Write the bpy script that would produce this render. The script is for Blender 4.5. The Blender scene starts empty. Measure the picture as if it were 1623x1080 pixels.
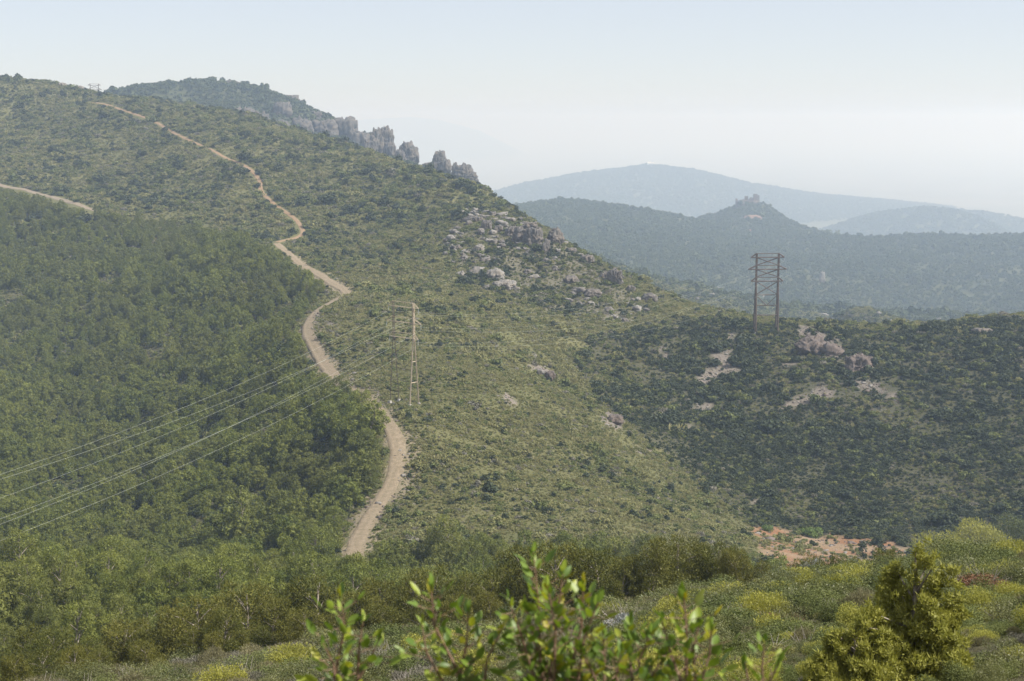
import bpy, math, random
import numpy as np
from mathutils import Vector, Matrix, Euler

random.seed(7)
rng = np.random.default_rng(11)
S = bpy.context.scene
COL = S.collection
R = math.radians

# ------------------------------------------------------------------ camera, sky, sun, exposure
CAMZ = 513.0                       # metres above the coastal plain
F = 2254.0                         # focal length in photo pixels (50 mm on a 36 mm sensor)
HORIZON = 190.0
PITCH = math.atan((540 - HORIZON) / F)
cam_d = bpy.data.cameras.new('camera')
cam = bpy.data.objects.new('camera', cam_d); COL.objects.link(cam)
cam.location = (0, 0, CAMZ)
cam.rotation_euler = (math.pi / 2 - PITCH, 0, 0)
cam_d.sensor_width = 36.0
cam_d.lens = 50.0
cam_d.clip_start = 0.1
cam_d.clip_end = 100000
cam_d.dof.use_dof = True
cam_d.dof.focus_distance = 300.0
cam_d.dof.aperture_fstop = 7.1
S.camera = cam

SUN_AZ, SUN_EL = R(108), R(47)      # azimuth measured from the view direction to the right
world = bpy.data.worlds.new('World'); S.world = world
world.use_nodes = True
wn = world.node_tree
bg = wn.nodes['Background']
sky = wn.nodes.new('ShaderNodeTexSky')
sky.sky_type = 'NISHITA'
sky.sun_disc = False
sky.sun_elevation = SUN_EL
sky.sun_rotation = SUN_AZ
sky.altitude = 2000
sky.air_density = 1.0
sky.dust_density = 1.0
sky.ozone_density = 2.5
wn.links.new(sky.outputs[0], bg.inputs[0])
bg.inputs[1].default_value = 0.036
veil = wn.nodes.new('ShaderNodeBackground')          # the milky veil of a hazy spring sky, even in every direction
veil.inputs[0].default_value = (0.97, 0.96, 1.0, 1)
veil.inputs[1].default_value = 0.345
addb = wn.nodes.new('ShaderNodeAddShader')
wn.links.new(bg.outputs[0], addb.inputs[0]); wn.links.new(veil.outputs[0], addb.inputs[1])
wn.links.new(addb.outputs[0], wn.nodes['World Output'].inputs[0])

sun_d = bpy.data.lights.new('sun', 'SUN')
sun = bpy.data.objects.new('sun', sun_d); COL.objects.link(sun)
sun_d.energy = 4.9
sun_d.angle = R(0.5)
sun_d.color = (1.0, 0.95, 0.88)
sdir = Vector((math.sin(SUN_AZ) * math.cos(SUN_EL), math.cos(SUN_AZ) * math.cos(SUN_EL), math.sin(SUN_EL)))
sun.rotation_euler = (-sdir).to_track_quat('-Z', 'Y').to_euler()
sun.location = (200, 50, 900)

S.view_settings.view_transform = 'Standard'
S.view_settings.look = 'None'
S.view_settings.gamma = 1.0
S.view_settings.use_curve_mapping = False
S.view_settings.exposure = 0.6
S.render.engine = 'CYCLES'
cy = S.cycles
cy.use_denoising = True
try:
    cy.denoiser = 'OPENIMAGEDENOISE'
except Exception:
    pass
cy.max_bounces = 5
cy.diffuse_bounces = 2
cy.glossy_bounces = 1
cy.transmission_bounces = 2
cy.volume_bounces = 2
cy.transparent_max_bounces = 4
cy.caustics_reflective = False
cy.caustics_refractive = False
cy.use_adaptive_sampling = False

HAZE_DENSITY = 2.25e-4
HAZE_COLOR = (0.60, 0.76, 1.0, 1)
HAZE_G = 0.31

# ------------------------------------------------------------------ numpy noise
def _hash(ix, iy, iz, seed):
    h = (ix.astype(np.int64) * 374761393 + iy.astype(np.int64) * 668265263 + iz.astype(np.int64) * 2147483647 + seed * 974634777) & 0xffffffff
    h = ((h ^ (h >> 13)) * 1274126177) & 0xffffffff
    h = ((h ^ (h >> 15)) * 2246822519) & 0xffffffff
    return ((h ^ (h >> 16)) & 0xffffff).astype(np.float64) / 0xffffff

def vnoise(x, y, z=None, seed=0):
    x = np.asarray(x, float); y = np.asarray(y, float)
    z = np.zeros_like(x) if z is None else np.asarray(z, float)
    ix, iy, iz = np.floor(x), np.floor(y), np.floor(z)
    fx, fy, fz = x - ix, y - iy, z - iz
    fx, fy, fz = [t * t * t * (t * (t * 6 - 15) + 10) for t in (fx, fy, fz)]
    r = 0
    for dz in (0, 1):
        wz = fz if dz else 1 - fz
        if dz and not np.any(fz): continue
        for dy in (0, 1):
            wy = fy if dy else 1 - fy
            for dx in (0, 1):
                wx = fx if dx else 1 - fx
                r = r + wx * wy * wz * _hash(ix + dx, iy + dy, iz + dz, seed)
    return r * 2 - 1

def fbm(x, y, z=None, oct=4, seed=0):
    a, s, t = 1.0, 0, 0
    f = 1.0
    for i in range(oct):
        s = s + a * vnoise(np.asarray(x) * f, np.asarray(y) * f, None if z is None else np.asarray(z) * f, seed + i)
        t += a; a *= 0.5; f *= 2.03
    return s / t

# ------------------------------------------------------------------ survey points -> terrain height
CP, SP = math.cos(PITCH), math.sin(PITCH)
def ray(u, v):
    dx = (u - 811.5) / F; dy = -(v - 540.0) / F
    return dx, CP + dy * SP, dy * CP - SP
def at(u, v, Y, dz=0.0):
    a, b, c = ray(u, v)
    t = Y / b
    return (a * t, Y, CAMZ + c * t + dz)
def to_px(x, y, z):
    zr = z - CAMZ
    d = y * CP - zr * SP
    up = y * SP + zr * CP
    return 811.5 + F * x / d, 540 - F * up / d

TRACK = [(560,894,288),(562,870,300),(575,838,314),(594,806,327),(616,776,339),(629,740,350),(631,712,358),(624,685,368),(606,661,384),(578,632,418),(536,604,450),(516,580,470),(498,550,497),(488,528,515),(488,514,530),(502,494,556),(528,478,584),(549,467,602),(544,459,614),(528,450,628),(500,432,655),(478,420,680),(458,402,706),(438,385,737)]
PATHUP = [(438,384,738),(462,378,760),(480,370,785),(472,352,815),(452,336,845),(428,318,885),(414,302,915),(412,288,938),(398,270,970),(378,258,995),(340,240,1040),(290,218,1095),(240,191,1180),(190,172,1240),(130,156,1300)]
pts = []
for p in TRACK + PATHUP: pts.append(at(*p))
for p in [(-120,126,1340),(30,123,1350),(100,135,1330),(200,152,1280),(320,172,1200),(420,200,1130),(520,225,1070),(600,247,1010),(680,270,940),(760,293,860),(830,331,780),(880,368,730),(930,405,690),(980,437,660),(1020,472,635),(1050,500,615),
          (1120,502,600),(1215,513,575),(1300,520,570),(1400,524,570),(1480,517,565),(1560,505,560),(1640,507,555),(1750,502,550),(1900,500,540)]:
    pts.append(at(*p, -1.0))
for p in [(1300,600,515),(1300,700,462),(1300,800,420),(1500,600,505),(1500,700,455),(1500,800,412),(1620,700,440),(1620,800,397),(1750,800,392),(1750,650,465),(1150,600,530),(1150,700,470),
          (900,575,540),(960,640,480),(1020,690,455),(1100,755,425),(1180,825,395),(1230,852,376),(1300,862,372),(1390,862,372),(1500,868,365),
          (700,700,365),(800,700,385),(900,700,400),(800,800,325),(900,830,315),(1000,800,345),(1100,830,345),(1180,865,330),(700,800,330),(650,860,300),
          (750,600,430),(850,620,440),(750,500,530),(850,520,540),(950,530,560),(700,400,680),(800,400,690),(800,450,630),(900,450,650),(900,500,590),
          (600,350,820),(600,420,700),(600,300,900),(500,300,930),(450,250,1040),(700,330,820)]:
    pts.append(at(*p, -0.8))
for p in [(400,880,320),(200,800,405),(0,850,375),(0,700,520),(200,680,540),(0,600,640),(0,500,745),(0,400,860),(200,500,690),(400,500,610),(300,400,765),(400,600,490),(400,700,410),(500,750,365),(300,700,480),
          (100,1000,150),(250,935,200),(400,905,250),(60,900,270),(-200,700,500),(-200,850,380),(-200,500,740)]:
    pts.append(at(*p, -3.0))
for p in [(0,290,1000),(160,336,900),(200,250,1080),(0,200,1220),(100,300,990),(300,300,960),(350,360,850),(-200,200,1200),(-200,300,1000),
          (230,140,1920),(280,128,2022),(375,133,2074),(460,156,2048),(530,187,1997),(575,216,1920),(300,165,1856),(420,188,1818),(500,215,1766),(560,238,1728),
          (605,252,1625),(645,262,1588),(700,275,1500),(740,288,1462),
          (1000,427,1450),(1040,442,1480),(1100,449,1520),(1200,470,1600),(1300,480,1650),(1400,489,1700),(1540,501,1720),(1640,509,1740),(1100,478,1350),(1200,494,1400),(1400,510,1450),(1500,515,1480),
          (1060,466,1650),(1100,474,1700),(1200,495,1780),(1300,505,1830),(1400,513,1880),(1540,523,1900),(1640,530,1900),
          (1000,402,2250),(1100,402,2350),(1200,405,2400),(1300,425,2350),(1400,425,2400),(1500,435,2350),(1600,445,2300),(1620,494,2080),(1450,487,2120),(1300,472,2150),(1100,440,2150),
          (830,324,3074),(880,317,3074),(960,322,3001),(1050,337,2928),(1130,350,3045),(1150,338,3104),(1170,322,3148),(1198,320,3148),(1222,334,3162),(1250,352,3148),(1310,374,3074),(1400,379,2928),(1450,368,2855),(1550,373,2855),(1640,373,2855),(1800,377,2855),
          (1118,353,3062),(1140,345,3099),(1158,331,3123),(1212,322,3148),(1236,341,3160),(1262,358,3135),(900,360,2562),(1000,360,2635),(1185,362,2899),(1300,400,2635),(1500,400,2562)]:
    pts.append(at(*p, -1.5 if p[2] < 1400 else -5.0))
for x, y, z in [(-150,1260,-28),(-40,1150,-70),(60,950,-112),(110,800,-118),(200,720,-118),(350,700,-122),(120,1330,-230),(0,1650,-150),(250,1200,-235),(420,1250,-240),(600,1150,-230),
                (0,3650,-400),(500,3650,-400),(1000,3650,-410),(1500,3650,-400),(0,4200,-470),(800,4200,-475),(1800,4200,-475),(-800,4200,-465),
                (-700,1500,-40),(-300,1500,-30),(-330,2500,-110),(-700,2600,-260),(-60,2200,-200),(0,1900,-170),(700,700,-112),(800,1000,-140),(900,1500,-150),(1300,2000,-130),(2300,3650,-400),
                (-700,900,-95),(-700,500,-125),(-500,200,-95),(-260,60,-62),(-160,130,-66),(60,200,-76),(0,160,-62),(120,230,-90),(140,300,-104),(240,200,-85),(300,60,-55),(420,300,-100),(600,400,-95),(0,-150,-25),(-400,-150,-70),(400,-150,-60),(0,230,-82)]:
    pts.append((x, y, CAMZ + z))
for u, v, Y in [(-20,284,1010),(0,288,998),(40,297,975),(85,312,945),(120,325,920),(158,336,900)]: pts += [at(u, v, Y), at(u + 2, v + 7, Y - 14, -1.5), at(u + 4, v + 22, Y - 45, -3.5)]
for p in [(470,388,750),(488,384,768),(452,394,733),(440,372,775)]: pts.append(at(*p, -1.6 if p[1] > 380 else 0.5))
# the dips behind the main slope and behind the right hill
for p in [(1060,532,760),(1000,502,800),(1100,545,760),(1150,550,720),(1050,525,950),(1150,545,950),(950,472,820),(1250,552,760),(1400,556,760),(1550,550,760),(1680,548,760),(1250,548,1000),(1450,552,1000),(1600,550,1000),(900,432,860),(850,398,910),(780,345,1020),(1000,500,1150),(1100,525,1200),(1300,545,1200),(1500,548,1200)]: pts.append(at(*p))
P = np.array(pts)
def _phi(r2): return -np.sqrt(r2 + 24.0 ** 2) / 100.0
n = len(P)
d2 = ((P[:, None, :2] - P[None, :, :2]) ** 2).sum(-1)
A = np.zeros((n + 3, n + 3))
A[:n, :n] = _phi(d2) + np.diag(np.where(np.arange(n) < len(TRACK) + len(PATHUP), 0.004, np.where(P[:, 1] > 1400, 0.001, np.where(P[:, 1] > 850, 0.006, 0.05))))
Q = np.c_[np.ones(n), P[:, :2] / 1000.0]
A[:n, n:] = Q; A[n:, :n] = Q.T
W = np.linalg.solve(A, np.r_[P[:, 2], 0, 0, 0])
def rbf(x, y):
    x = np.asarray(x, float).ravel(); y = np.asarray(y, float).ravel()
    out = np.empty(len(x))
    for i in range(0, len(x), 20000):
        a, b = x[i:i + 20000], y[i:i + 20000]
        k = _phi((a[:, None] - P[None, :, 0]) ** 2 + (b[:, None] - P[None, :, 1]) ** 2)
        out[i:i + 20000] = k @ W[:n] + W[n] + W[n + 1] * a / 1000 + W[n + 2] * b / 1000
    return out
def smooth(a, b, t):
    t = np.clip((t - a) / (b - a), 0, 1)
    return t * t * (3 - 2 * t)

TXY = np.array([at(*p)[:2] for p in TRACK + PATHUP])
def seg_dist(x, y, L):
    best = np.full(np.shape(x), 1e9)
    for (a, b), (c, d) in zip(L[:-1], L[1:]):
        vx, vy = c - a, d - b
        t = np.clip(((x - a) * vx + (y - b) * vy) / (vx * vx + vy * vy), 0, 1)
        best = np.minimum(best, np.hypot(x - a - t * vx, y - b - t * vy))
    return best

def height_exact(x, y):
    x = np.asarray(x, float); y = np.asarray(y, float)
    shp = x.shape
    x, y = x.ravel(), y.ravel()
    far = rbf(x, y)
    dist = np.hypot(x, y)
    td = seg_dist(x, y, TXY)
    amp = smooth(120, 300, dist) * smooth(3, 25, td)
    far = far + amp * (2.2 * fbm(x / 70, y / 70, oct=4, seed=3) + 0.5 * fbm(x / 9, y / 9, oct=2, seed=9))
    big = smooth(1000, 1700, dist)
    far = far + big * 7.0 * fbm(x / 160, y / 160, oct=4, seed=5)
    near = CAMZ - 1.62 - 0.352 * y + 0.14 * x - 0.0022 * np.maximum(0, y - 72) ** 2
    near = near + 0.45 * fbm(x / 9, y / 9, oct=3, seed=21) * smooth(3, 14, dist)
    w = 1 - smooth(100, 165, y)
    w = w * (1 - smooth(60, 140, np.abs(x)))
    z = w * near + (1 - w) * far
    return np.maximum(z, 12.0).reshape(shp)

# the terrain is tabulated once on a grid that is fine near the hilltop and coarser with distance
def axis(lo, hi, core_lo, core_hi, step, grow, maxstep):
    a = list(np.arange(core_lo, core_hi + 1e-6, step))
    s = step
    while a[-1] < hi:
        s = min(maxstep, s * grow); a.append(a[-1] + s)
    s = step
    b = [a[0]]
    while b[-1] > lo:
        s = min(maxstep, s * grow); b.append(b[-1] - s)
    return np.array(b[:0:-1] + a)
GX = axis(-720, 820, -40, 40, 1.0, 1.03, 5.0)
GY = axis(-60, 1500, 2, 100, 1.0, 1.02, 5.0)
GX2 = axis(-900, 2300, 0, 10, 12, 1.0, 12.0)
GY2 = axis(1490, 4200, 1490, 1500, 12, 1.0, 12.0)
XX, YY = np.meshgrid(GX, GY, indexing='ij')
ZZ = height_exact(XX, YY)
XX2, YY2 = np.meshgrid(GX2, GY2, indexing='ij')
ZZ2 = height_exact(XX2, YY2)
ZZ2[:, 0] -= 2.0
def _bil(x, y, gx, gy, gz):
    i = np.clip(np.searchsorted(gx, x) - 1, 0, len(gx) - 2); j = np.clip(np.searchsorted(gy, y) - 1, 0, len(gy) - 2)
    fx = np.clip((x - gx[i]) / (gx[i + 1] - gx[i]), 0, 1); fy = np.clip((y - gy[j]) / (gy[j + 1] - gy[j]), 0, 1)
    return (gz[i, j] * (1 - fx) * (1 - fy) + gz[i + 1, j] * fx * (1 - fy) + gz[i, j + 1] * (1 - fx) * fy + gz[i + 1, j + 1] * fx * fy)
def H(x, y):
    x = np.asarray(x, float); y = np.asarray(y, float)
    use2 = (y > 1495) | (x > GX[-1])
    return np.where(use2, _bil(x, y, GX2, GY2, ZZ2), _bil(x, y, GX, GY, ZZ))

# which ground the hilltop overlooks
BEAR = np.linspace(-0.62, 0.62, 420)
DIST = np.concatenate([np.arange(6, 150, 1.0), np.arange(150, 1500, 3.0), np.arange(1500, 4100, 8.0)])
_bx = BEAR[:, None] * DIST[None, :]; _by = np.broadcast_to(DIST[None, :], _bx.shape)
_slope = (H(_bx, _by) - CAMZ) / _by
_cum = np.maximum.accumulate(_slope, axis=1)
def seen(x, y, top=5.0, tol=7.0):
    i = np.clip(np.round((x / y - BEAR[0]) / (BEAR[1] - BEAR[0])).astype(int), 0, len(BEAR) - 1)
    j = np.clip(np.searchsorted(DIST, y) - 1, 0, len(DIST) - 1)
    return (H(x, y) + top - CAMZ) / y >= _cum[i, j] - tol / y

def on_ground(u, v, near=6.0):
    a, b, c = ray(u, v)
    Y = np.concatenate([np.arange(near, 150, 0.25), np.arange(150, 1500, 1.0), np.arange(1500, 4100, 3.0)])
    z = CAMZ + c / b * Y
    hit = np.nonzero(z <= H(a / b * Y, Y))[0]
    k = hit[0] if len(hit) else int(np.argmin(z - H(a / b * Y, Y)))
    return float(a / b * Y[k]), float(Y[k])
def poly_ground(pix):
    return np.array([on_ground(*p) for p in pix])
def inside(x, y, poly):
    r = np.zeros(np.shape(x), bool)
    px, py = poly[:, 0], poly[:, 1]
    j = len(poly) - 1
    for i in range(len(poly)):
        c = ((py[i] > y) != (py[j] > y)) & (x < (px[j] - px[i]) * (y - py[i]) / (py[j] - py[i] + 1e-12) + px[i])
        r ^= c; j = i
    return r

Z_PINE = poly_ground([(-260,300),(-100,296),(0,306),(60,322),(120,345),(190,352),(260,356),(330,372),(390,386),(432,402),(470,428),(515,452),(522,472),(498,484),(478,500),(462,528),(474,575),(494,618),(526,638),(575,664),(592,695),(602,735),(597,780),(556,826),(530,870),(536,915),(500,930),(300,960),(100,1010),(-260,1030)])
Z_RIGHT = poly_ground([(890,560),(960,534),(1060,504),(1120,504),(1215,515),(1300,522),(1400,526),(1480,519),(1560,507),(1700,507),(1900,507),(1900,880),(1400,880),(1230,846),(1180,828),(1100,758),(1020,694),(960,644),(915,590)])
Z_RED = poly_ground([(1192,834),(1250,838),(1300,848),(1360,852),(1425,860),(1440,880),(1400,900),(1300,910),(1240,910),(1205,890)])
Z_ROCKY = poly_ground([(720,335),(800,340),(870,370),(960,430),(1040,495),(960,520),(880,500),(800,470),(740,450),(700,400)])
Z_SPUR = poly_ground([(1000,425),(1100,450),(1200,470),(1400,488),(1560,500),(1500,512),(1300,515),(1080,495),(1040,470)])
def blob(u, v, ru, rv, seed, ang=0.0):
    r = random.Random(seed)
    o = []
    for k in range(12):
        t = k / 12 * 2 * math.pi
        q = r.uniform(0.65, 1.15)
        x, y = ru * q * math.cos(t), rv * q * math.sin(t)
        o.append((u + x * math.cos(ang) - y * math.sin(ang), v + x * math.sin(ang) + y * math.cos(ang)))
    return poly_ground(o)
Z_SCREE = [blob(1125,600,20,18,1,-0.5), blob(1148,580,22,18,2), blob(1152,548,8,22,3,0.3), blob(1270,635,32,9,4,-0.25), blob(1300,622,24,10,5), blob(1375,612,34,9,6,0.25), blob(1410,628,26,9,7,0.5), blob(1390,652,18,6,8,0.2), blob(1115,648,16,9,9,0.2), blob(1250,580,22,5,10), blob(1055,560,6,14,11,-0.4), blob(1300,545,46,20,12,0.5), blob(1362,575,24,18,13), blob(1020,715,20,5,20), blob(970,665,22,14,21,0.6), blob(800,632,12,8,22,0.6), blob(1085,680,8,6,23), blob(1195,795,10,5,24), blob(860,590,26,8,25,0.6),
           blob(45,632,4,10,14,0.4), blob(735,640,6,4,27), blob(640,720,9,22,28), blob(645,760,14,18,29), blob(600,800,8,10,30), blob(500,500,8,10,31), blob(975,499,24,3,32), blob(600,560,5,14,33), blob(530,512,6,24,34)]
Z_CLEAR = [blob(480,690,52,20,41,0.1), blob(45,650,40,14,42), blob(150,560,40,8,43), blob(420,300,50,30,44), blob(330,620,40,6,45), blob(60,780,10,6,46), blob(450,500,20,30,47)]

SIDE = [(-20,284,1010),(0,288,998),(40,297,975),(85,312,945),(120,325,920),(158,336,900)]
def px_line(L): return np.array([at(*p)[:2] for p in L])
SXY = px_line(SIDE)

# ------------------------------------------------------------------ materials
def new_mat(name):
    m = bpy.data.materials.new(name); m.use_nodes = True
    nt = m.node_tree
    b = nt.nodes['Principled BSDF']
    return m, nt, b
def node(nt, t, **k):
    q = nt.nodes.new(t)
    for a, v in k.items(): setattr(q, a, v)
    return q
def mixc(nt, fac, a, b, blend='MIX'):
    q = nt.nodes.new('ShaderNodeMix'); q.data_type = 'RGBA'; q.blend_type = blend
    for s, v in ((0, fac), (6, a), (7, b)):
        if hasattr(v, 'is_output'): nt.links.new(v, q.inputs[s])
        elif s == 0: q.inputs[0].default_value = v
        else: q.inputs[s].default_value = (*v, 1) if len(v) == 3 else v
    return q.outputs[2]
def mathn(nt, op, a, b=0.0, c=None):
    q = nt.nodes.new('ShaderNodeMath'); q.operation = op
    for i, v in enumerate((a, b, c)):
        if v is None: continue
        if hasattr(v, 'is_output'): nt.links.new(v, q.inputs[i])
        else: q.inputs[i].default_value = v
    return q.outputs[0]
def noise(nt, scale, detail=4, rough=0.6, coord='Object'):
    tc = node(nt, 'ShaderNodeTexCoord')
    q = node(nt, 'ShaderNodeTexNoise')
    q.inputs['Scale'].default_value = scale; q.inputs['Detail'].default_value = detail; q.inputs['Roughness'].default_value = rough
    nt.links.new(tc.outputs[coord], q.inputs['Vector'])
    return q.outputs[0]
def ramp(nt, v, a, b):
    q = node(nt, 'ShaderNodeMapRange'); q.inputs[1].default_value = a; q.inputs[2].default_value = b
    nt.links.new(v, q.inputs[0]); return q.outputs[0]

def ground_mat(name, near=True):
    m, nt, b = new_mat(name)
    at_ = node(nt, 'ShaderNodeAttribute', attribute_name='soil')
    n1 = ramp(nt, noise(nt, 0.55 if near else 0.03, 6, 0.7), 0.3, 0.7)
    n2 = ramp(nt, noise(nt, 0.045 if near else 0.008, 4), 0.35, 0.65)
    c = mixc(nt, mathn(nt, 'MULTIPLY', n1, 0.55), at_.outputs['Color'], mixc(nt, 0.62, at_.outputs['Color'], (0.03, 0.035, 0.018)))
    c = mixc(nt, mathn(nt, 'MULTIPLY', n2, 0.4), c, mixc(nt, 0.5, c, (0.16, 0.15, 0.07)))
    nt.links.new(c, b.inputs['Base Color'])
    b.inputs['Roughness'].default_value = 0.95
    b.inputs['Specular IOR Level'].default_value = 0.1
    bp = node(nt, 'ShaderNodeBump'); bp.inputs['Strength'].default_value = 0.9; bp.inputs['Distance'].default_value = 0.6 if near else 6.0
    nt.links.new(noise(nt, 0.9 if near else 0.06, 6, 0.75), bp.inputs['Height'])
    nt.links.new(bp.outputs[0], b.inputs['Normal'])
    return m

def leaf_mat(name, ca, cb, transl=0.25, rough=0.6, spec=0.25, patch=None):
    m, nt, b = new_mat(name)
    tint = node(nt, 'ShaderNodeAttribute', attribute_name='tint')
    oi = node(nt, 'ShaderNodeObjectInfo')
    f = mathn(nt, 'ADD', mathn(nt, 'MULTIPLY', tint.outputs['Fac'], 0.55), mathn(nt, 'MULTIPLY', oi.outputs['Random'], 0.45))
    c = mixc(nt, f, ca, cb)
    if patch:
        geo = node(nt, 'ShaderNodeNewGeometry')
        q = node(nt, 'ShaderNodeTexNoise'); q.inputs['Scale'].default_value = patch[1]; q.inputs['Detail'].default_value = 3
        nt.links.new(geo.outputs['Position'], q.inputs['Vector'])
        c = mixc(nt, mathn(nt, 'MULTIPLY', ramp(nt, q.outputs[0], 0.46, 0.66), 0.6), c, patch[0])
    nt.links.new(c, b.inputs['Base Color'])
    b.inputs['Roughness'].default_value = rough
    b.inputs['Specular IOR Level'].default_value = spec
    tr = node(nt, 'ShaderNodeBsdfTranslucent')
    nt.links.new(mixc(nt, 0.5, c, mixc(nt, 1.0, c, (1.1, 1.15, 0.7), 'MULTIPLY')), tr.inputs['Color'])
    mx = node(nt, 'ShaderNodeMixShader'); mx.inputs[0].default_value = transl
    nt.links.new(b.outputs[0], mx.inputs[1]); nt.links.new(tr.outputs[0], mx.inputs[2])
    nt.links.new(mx.outputs[0], nt.nodes['Material Output'].inputs[0])
    return m

def plain_mat(name, ca, cb, scale=2.0, rough=0.9, bump=0.3, bdist=0.1, spec=0.2):
    m, nt, b = new_mat(name)
    c = mixc(nt, ramp(nt, noise(nt, scale, 6, 0.7), 0.3, 0.7), ca, cb)
    nt.links.new(c, b.inputs['Base Color'])
    b.inputs['Roughness'].default_value = rough
    b.inputs['Specular IOR Level'].default_value = spec
    if bump:
        bp = node(nt, 'ShaderNodeBump'); bp.inputs['Strength'].default_value = bump; bp.inputs['Distance'].default_value = bdist
        nt.links.new(noise(nt, scale * 2.5, 6, 0.75), bp.inputs['Height']); nt.links.new(bp.outputs[0], b.inputs['Normal'])
    return m

def rock_mat(name, grey, warm, lichen):
    m, nt, b = new_mat(name)
    c = mixc(nt, ramp(nt, noise(nt, 0.18, 5), 0.38, 0.62), grey, warm)
    tc = node(nt, 'ShaderNodeTexCoord'); mp = node(nt, 'ShaderNodeMapping'); mp.inputs['Scale'].default_value = (0.9, 0.9, 0.16)
    nt.links.new(tc.outputs['Object'], mp.inputs[0])
    q = node(nt, 'ShaderNodeTexNoise'); q.inputs['Scale'].default_value = 1.0; q.inputs['Detail'].default_value = 6; q.inputs['Roughness'].default_value = 0.7
    nt.links.new(mp.outputs[0], q.inputs['Vector'])
    c = mixc(nt, mathn(nt, 'MULTIPLY', ramp(nt, q.outputs[0], 0.45, 0.7), 0.75), c, lichen)
    nt.links.new(c, b.inputs['Base Color'])
    b.inputs['Roughness'].default_value = 0.95; b.inputs['Specular IOR Level'].default_value = 0.15
    bp = node(nt, 'ShaderNodeBump'); bp.inputs['Strength'].default_value = 0.9; bp.inputs['Distance'].default_value = 0.8
    nt.links.new(q.outputs[0], bp.inputs['Height']); nt.links.new(bp.outputs[0], b.inputs['Normal'])
    return m

M = {}
M['ground'] = ground_mat('hillside_ground')
M['hills'] = ground_mat('distant_hill_ground', False)
M['pine'] = leaf_mat('pine_needles', (0.062, 0.094, 0.018), (0.250, 0.262, 0.056), 0.3, 0.6, 0.2, ((0.135, 0.140, 0.042), 0.03))
M['pine_near'] = leaf_mat('near_pine_needles', (0.065, 0.080, 0.014), (0.190, 0.175, 0.036), 0.3, 0.55, 0.25)
M['bark'] = plain_mat('pine_bark', (0.16, 0.13, 0.10), (0.34, 0.30, 0.25), 6, 0.95, 0.4, 0.02)
M['olive'] = leaf_mat('olive_scrub', (0.135, 0.145, 0.056), (0.285, 0.272, 0.115), 0.28, 0.7, 0.15)
M['green'] = leaf_mat('green_scrub', (0.070, 0.094, 0.028), (0.185, 0.202, 0.062), 0.25, 0.65, 0.2)
M['dark'] = leaf_mat('dark_oak_scrub', (0.022, 0.034, 0.017), (0.066, 0.080, 0.035), 0.15, 0.6, 0.2)
M['grey'] = leaf_mat('grey_scrub', (0.120, 0.115, 0.085), (0.230, 0.215, 0.165), 0.1, 0.8, 0.1)
M['straw'] = leaf_mat('dry_grass', (0.215, 0.205, 0.095), (0.350, 0.325, 0.165), 0.3, 0.8, 0.1)
M['wood'] = leaf_mat('distant_wood', (0.035, 0.055, 0.022), (0.105, 0.120, 0.045), 0.15, 0.7, 0.1)
M['juniper'] = leaf_mat('juniper_scales', (0.200, 0.208, 0.038), (0.450, 0.425, 0.095), 0.38, 0.55, 0.25)
M['mastic'] = leaf_mat('mastic_leaves', (0.058, 0.078, 0.022), (0.205, 0.205, 0.072), 0.28, 0.45, 0.35)
M['heather'] = leaf_mat('heather_twigs', (0.120, 0.112, 0.058), (0.245, 0.220, 0.120), 0.25, 0.7, 0.15)
M['silver'] = leaf_mat('silver_leaves', (0.190, 0.200, 0.180), (0.400, 0.410, 0.390), 0.15, 0.6, 0.3)
M['rust'] = leaf_mat('rust_leaves', (0.100, 0.055, 0.030), (0.210, 0.110, 0.060), 0.2, 0.7, 0.1)
M['bright'] = leaf_mat('bright_green_leaves', (0.085, 0.140, 0.028), (0.200, 0.270, 0.070), 0.35, 0.5, 0.3)
M['gorse'] = leaf_mat('yellow_gorse', (0.135, 0.135, 0.045), (0.255, 0.240, 0.085), 0.25, 0.6, 0.2)
M['twig'] = plain_mat('grey_twigs', (0.20, 0.17, 0.14), (0.42, 0.38, 0.33), 12, 0.9, 0.0)
M['track'] = plain_mat('packed_earth', (0.205, 0.162, 0.108), (0.330, 0.268, 0.190), 0.9, 0.95, 0.8, 0.2, 0.1)
M['path'] = plain_mat('red_brown_earth', (0.22, 0.145, 0.085), (0.33, 0.235, 0.15), 0.9, 0.95, 0.8, 0.2, 0.1)
M['paleroad'] = plain_mat('pale_gravel', (0.20, 0.165, 0.125), (0.30, 0.25, 0.19), 0.5, 0.95, 0.6, 0.15, 0.1)
for nm in ('track', 'path', 'paleroad'):        # bare wheel lines between rougher, darker edges and crown
    nt = M[nm].node_tree; b_ = nt.nodes['Principled BSDF']
    src = b_.inputs['Base Color'].links[0].from_socket
    wl = node(nt, 'ShaderNodeAttribute', attribute_name='wheel')
    f_ = mathn(nt, 'MULTIPLY', mathn(nt, 'SUBTRACT', 1.0, wl.outputs['Fac']), ramp(nt, noise(nt, 0.8, 5, 0.7), 0.35, 0.6))
    nt.links.new(mixc(nt, mathn(nt, 'MULTIPLY', f_, 0.55), src, (0.13, 0.115, 0.065)), b_.inputs['Base Color'])
M['rock'] = rock_mat('grey_limestone', (0.135, 0.130, 0.122), (0.200, 0.170, 0.140), (0.060, 0.060, 0.055))
M['pale'] = rock_mat('pale_limestone', (0.225, 0.215, 0.200), (0.270, 0.240, 0.200), (0.110, 0.108, 0.100))
M['redrock'] = rock_mat('red_sandstone', (0.26, 0.165, 0.125), (0.32, 0.19, 0.135), (0.16, 0.12, 0.10))
M['cliff'] = rock_mat('cliff_limestone', (0.105, 0.102, 0.096), (0.160, 0.138, 0.115), (0.048, 0.050, 0.045))
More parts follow.
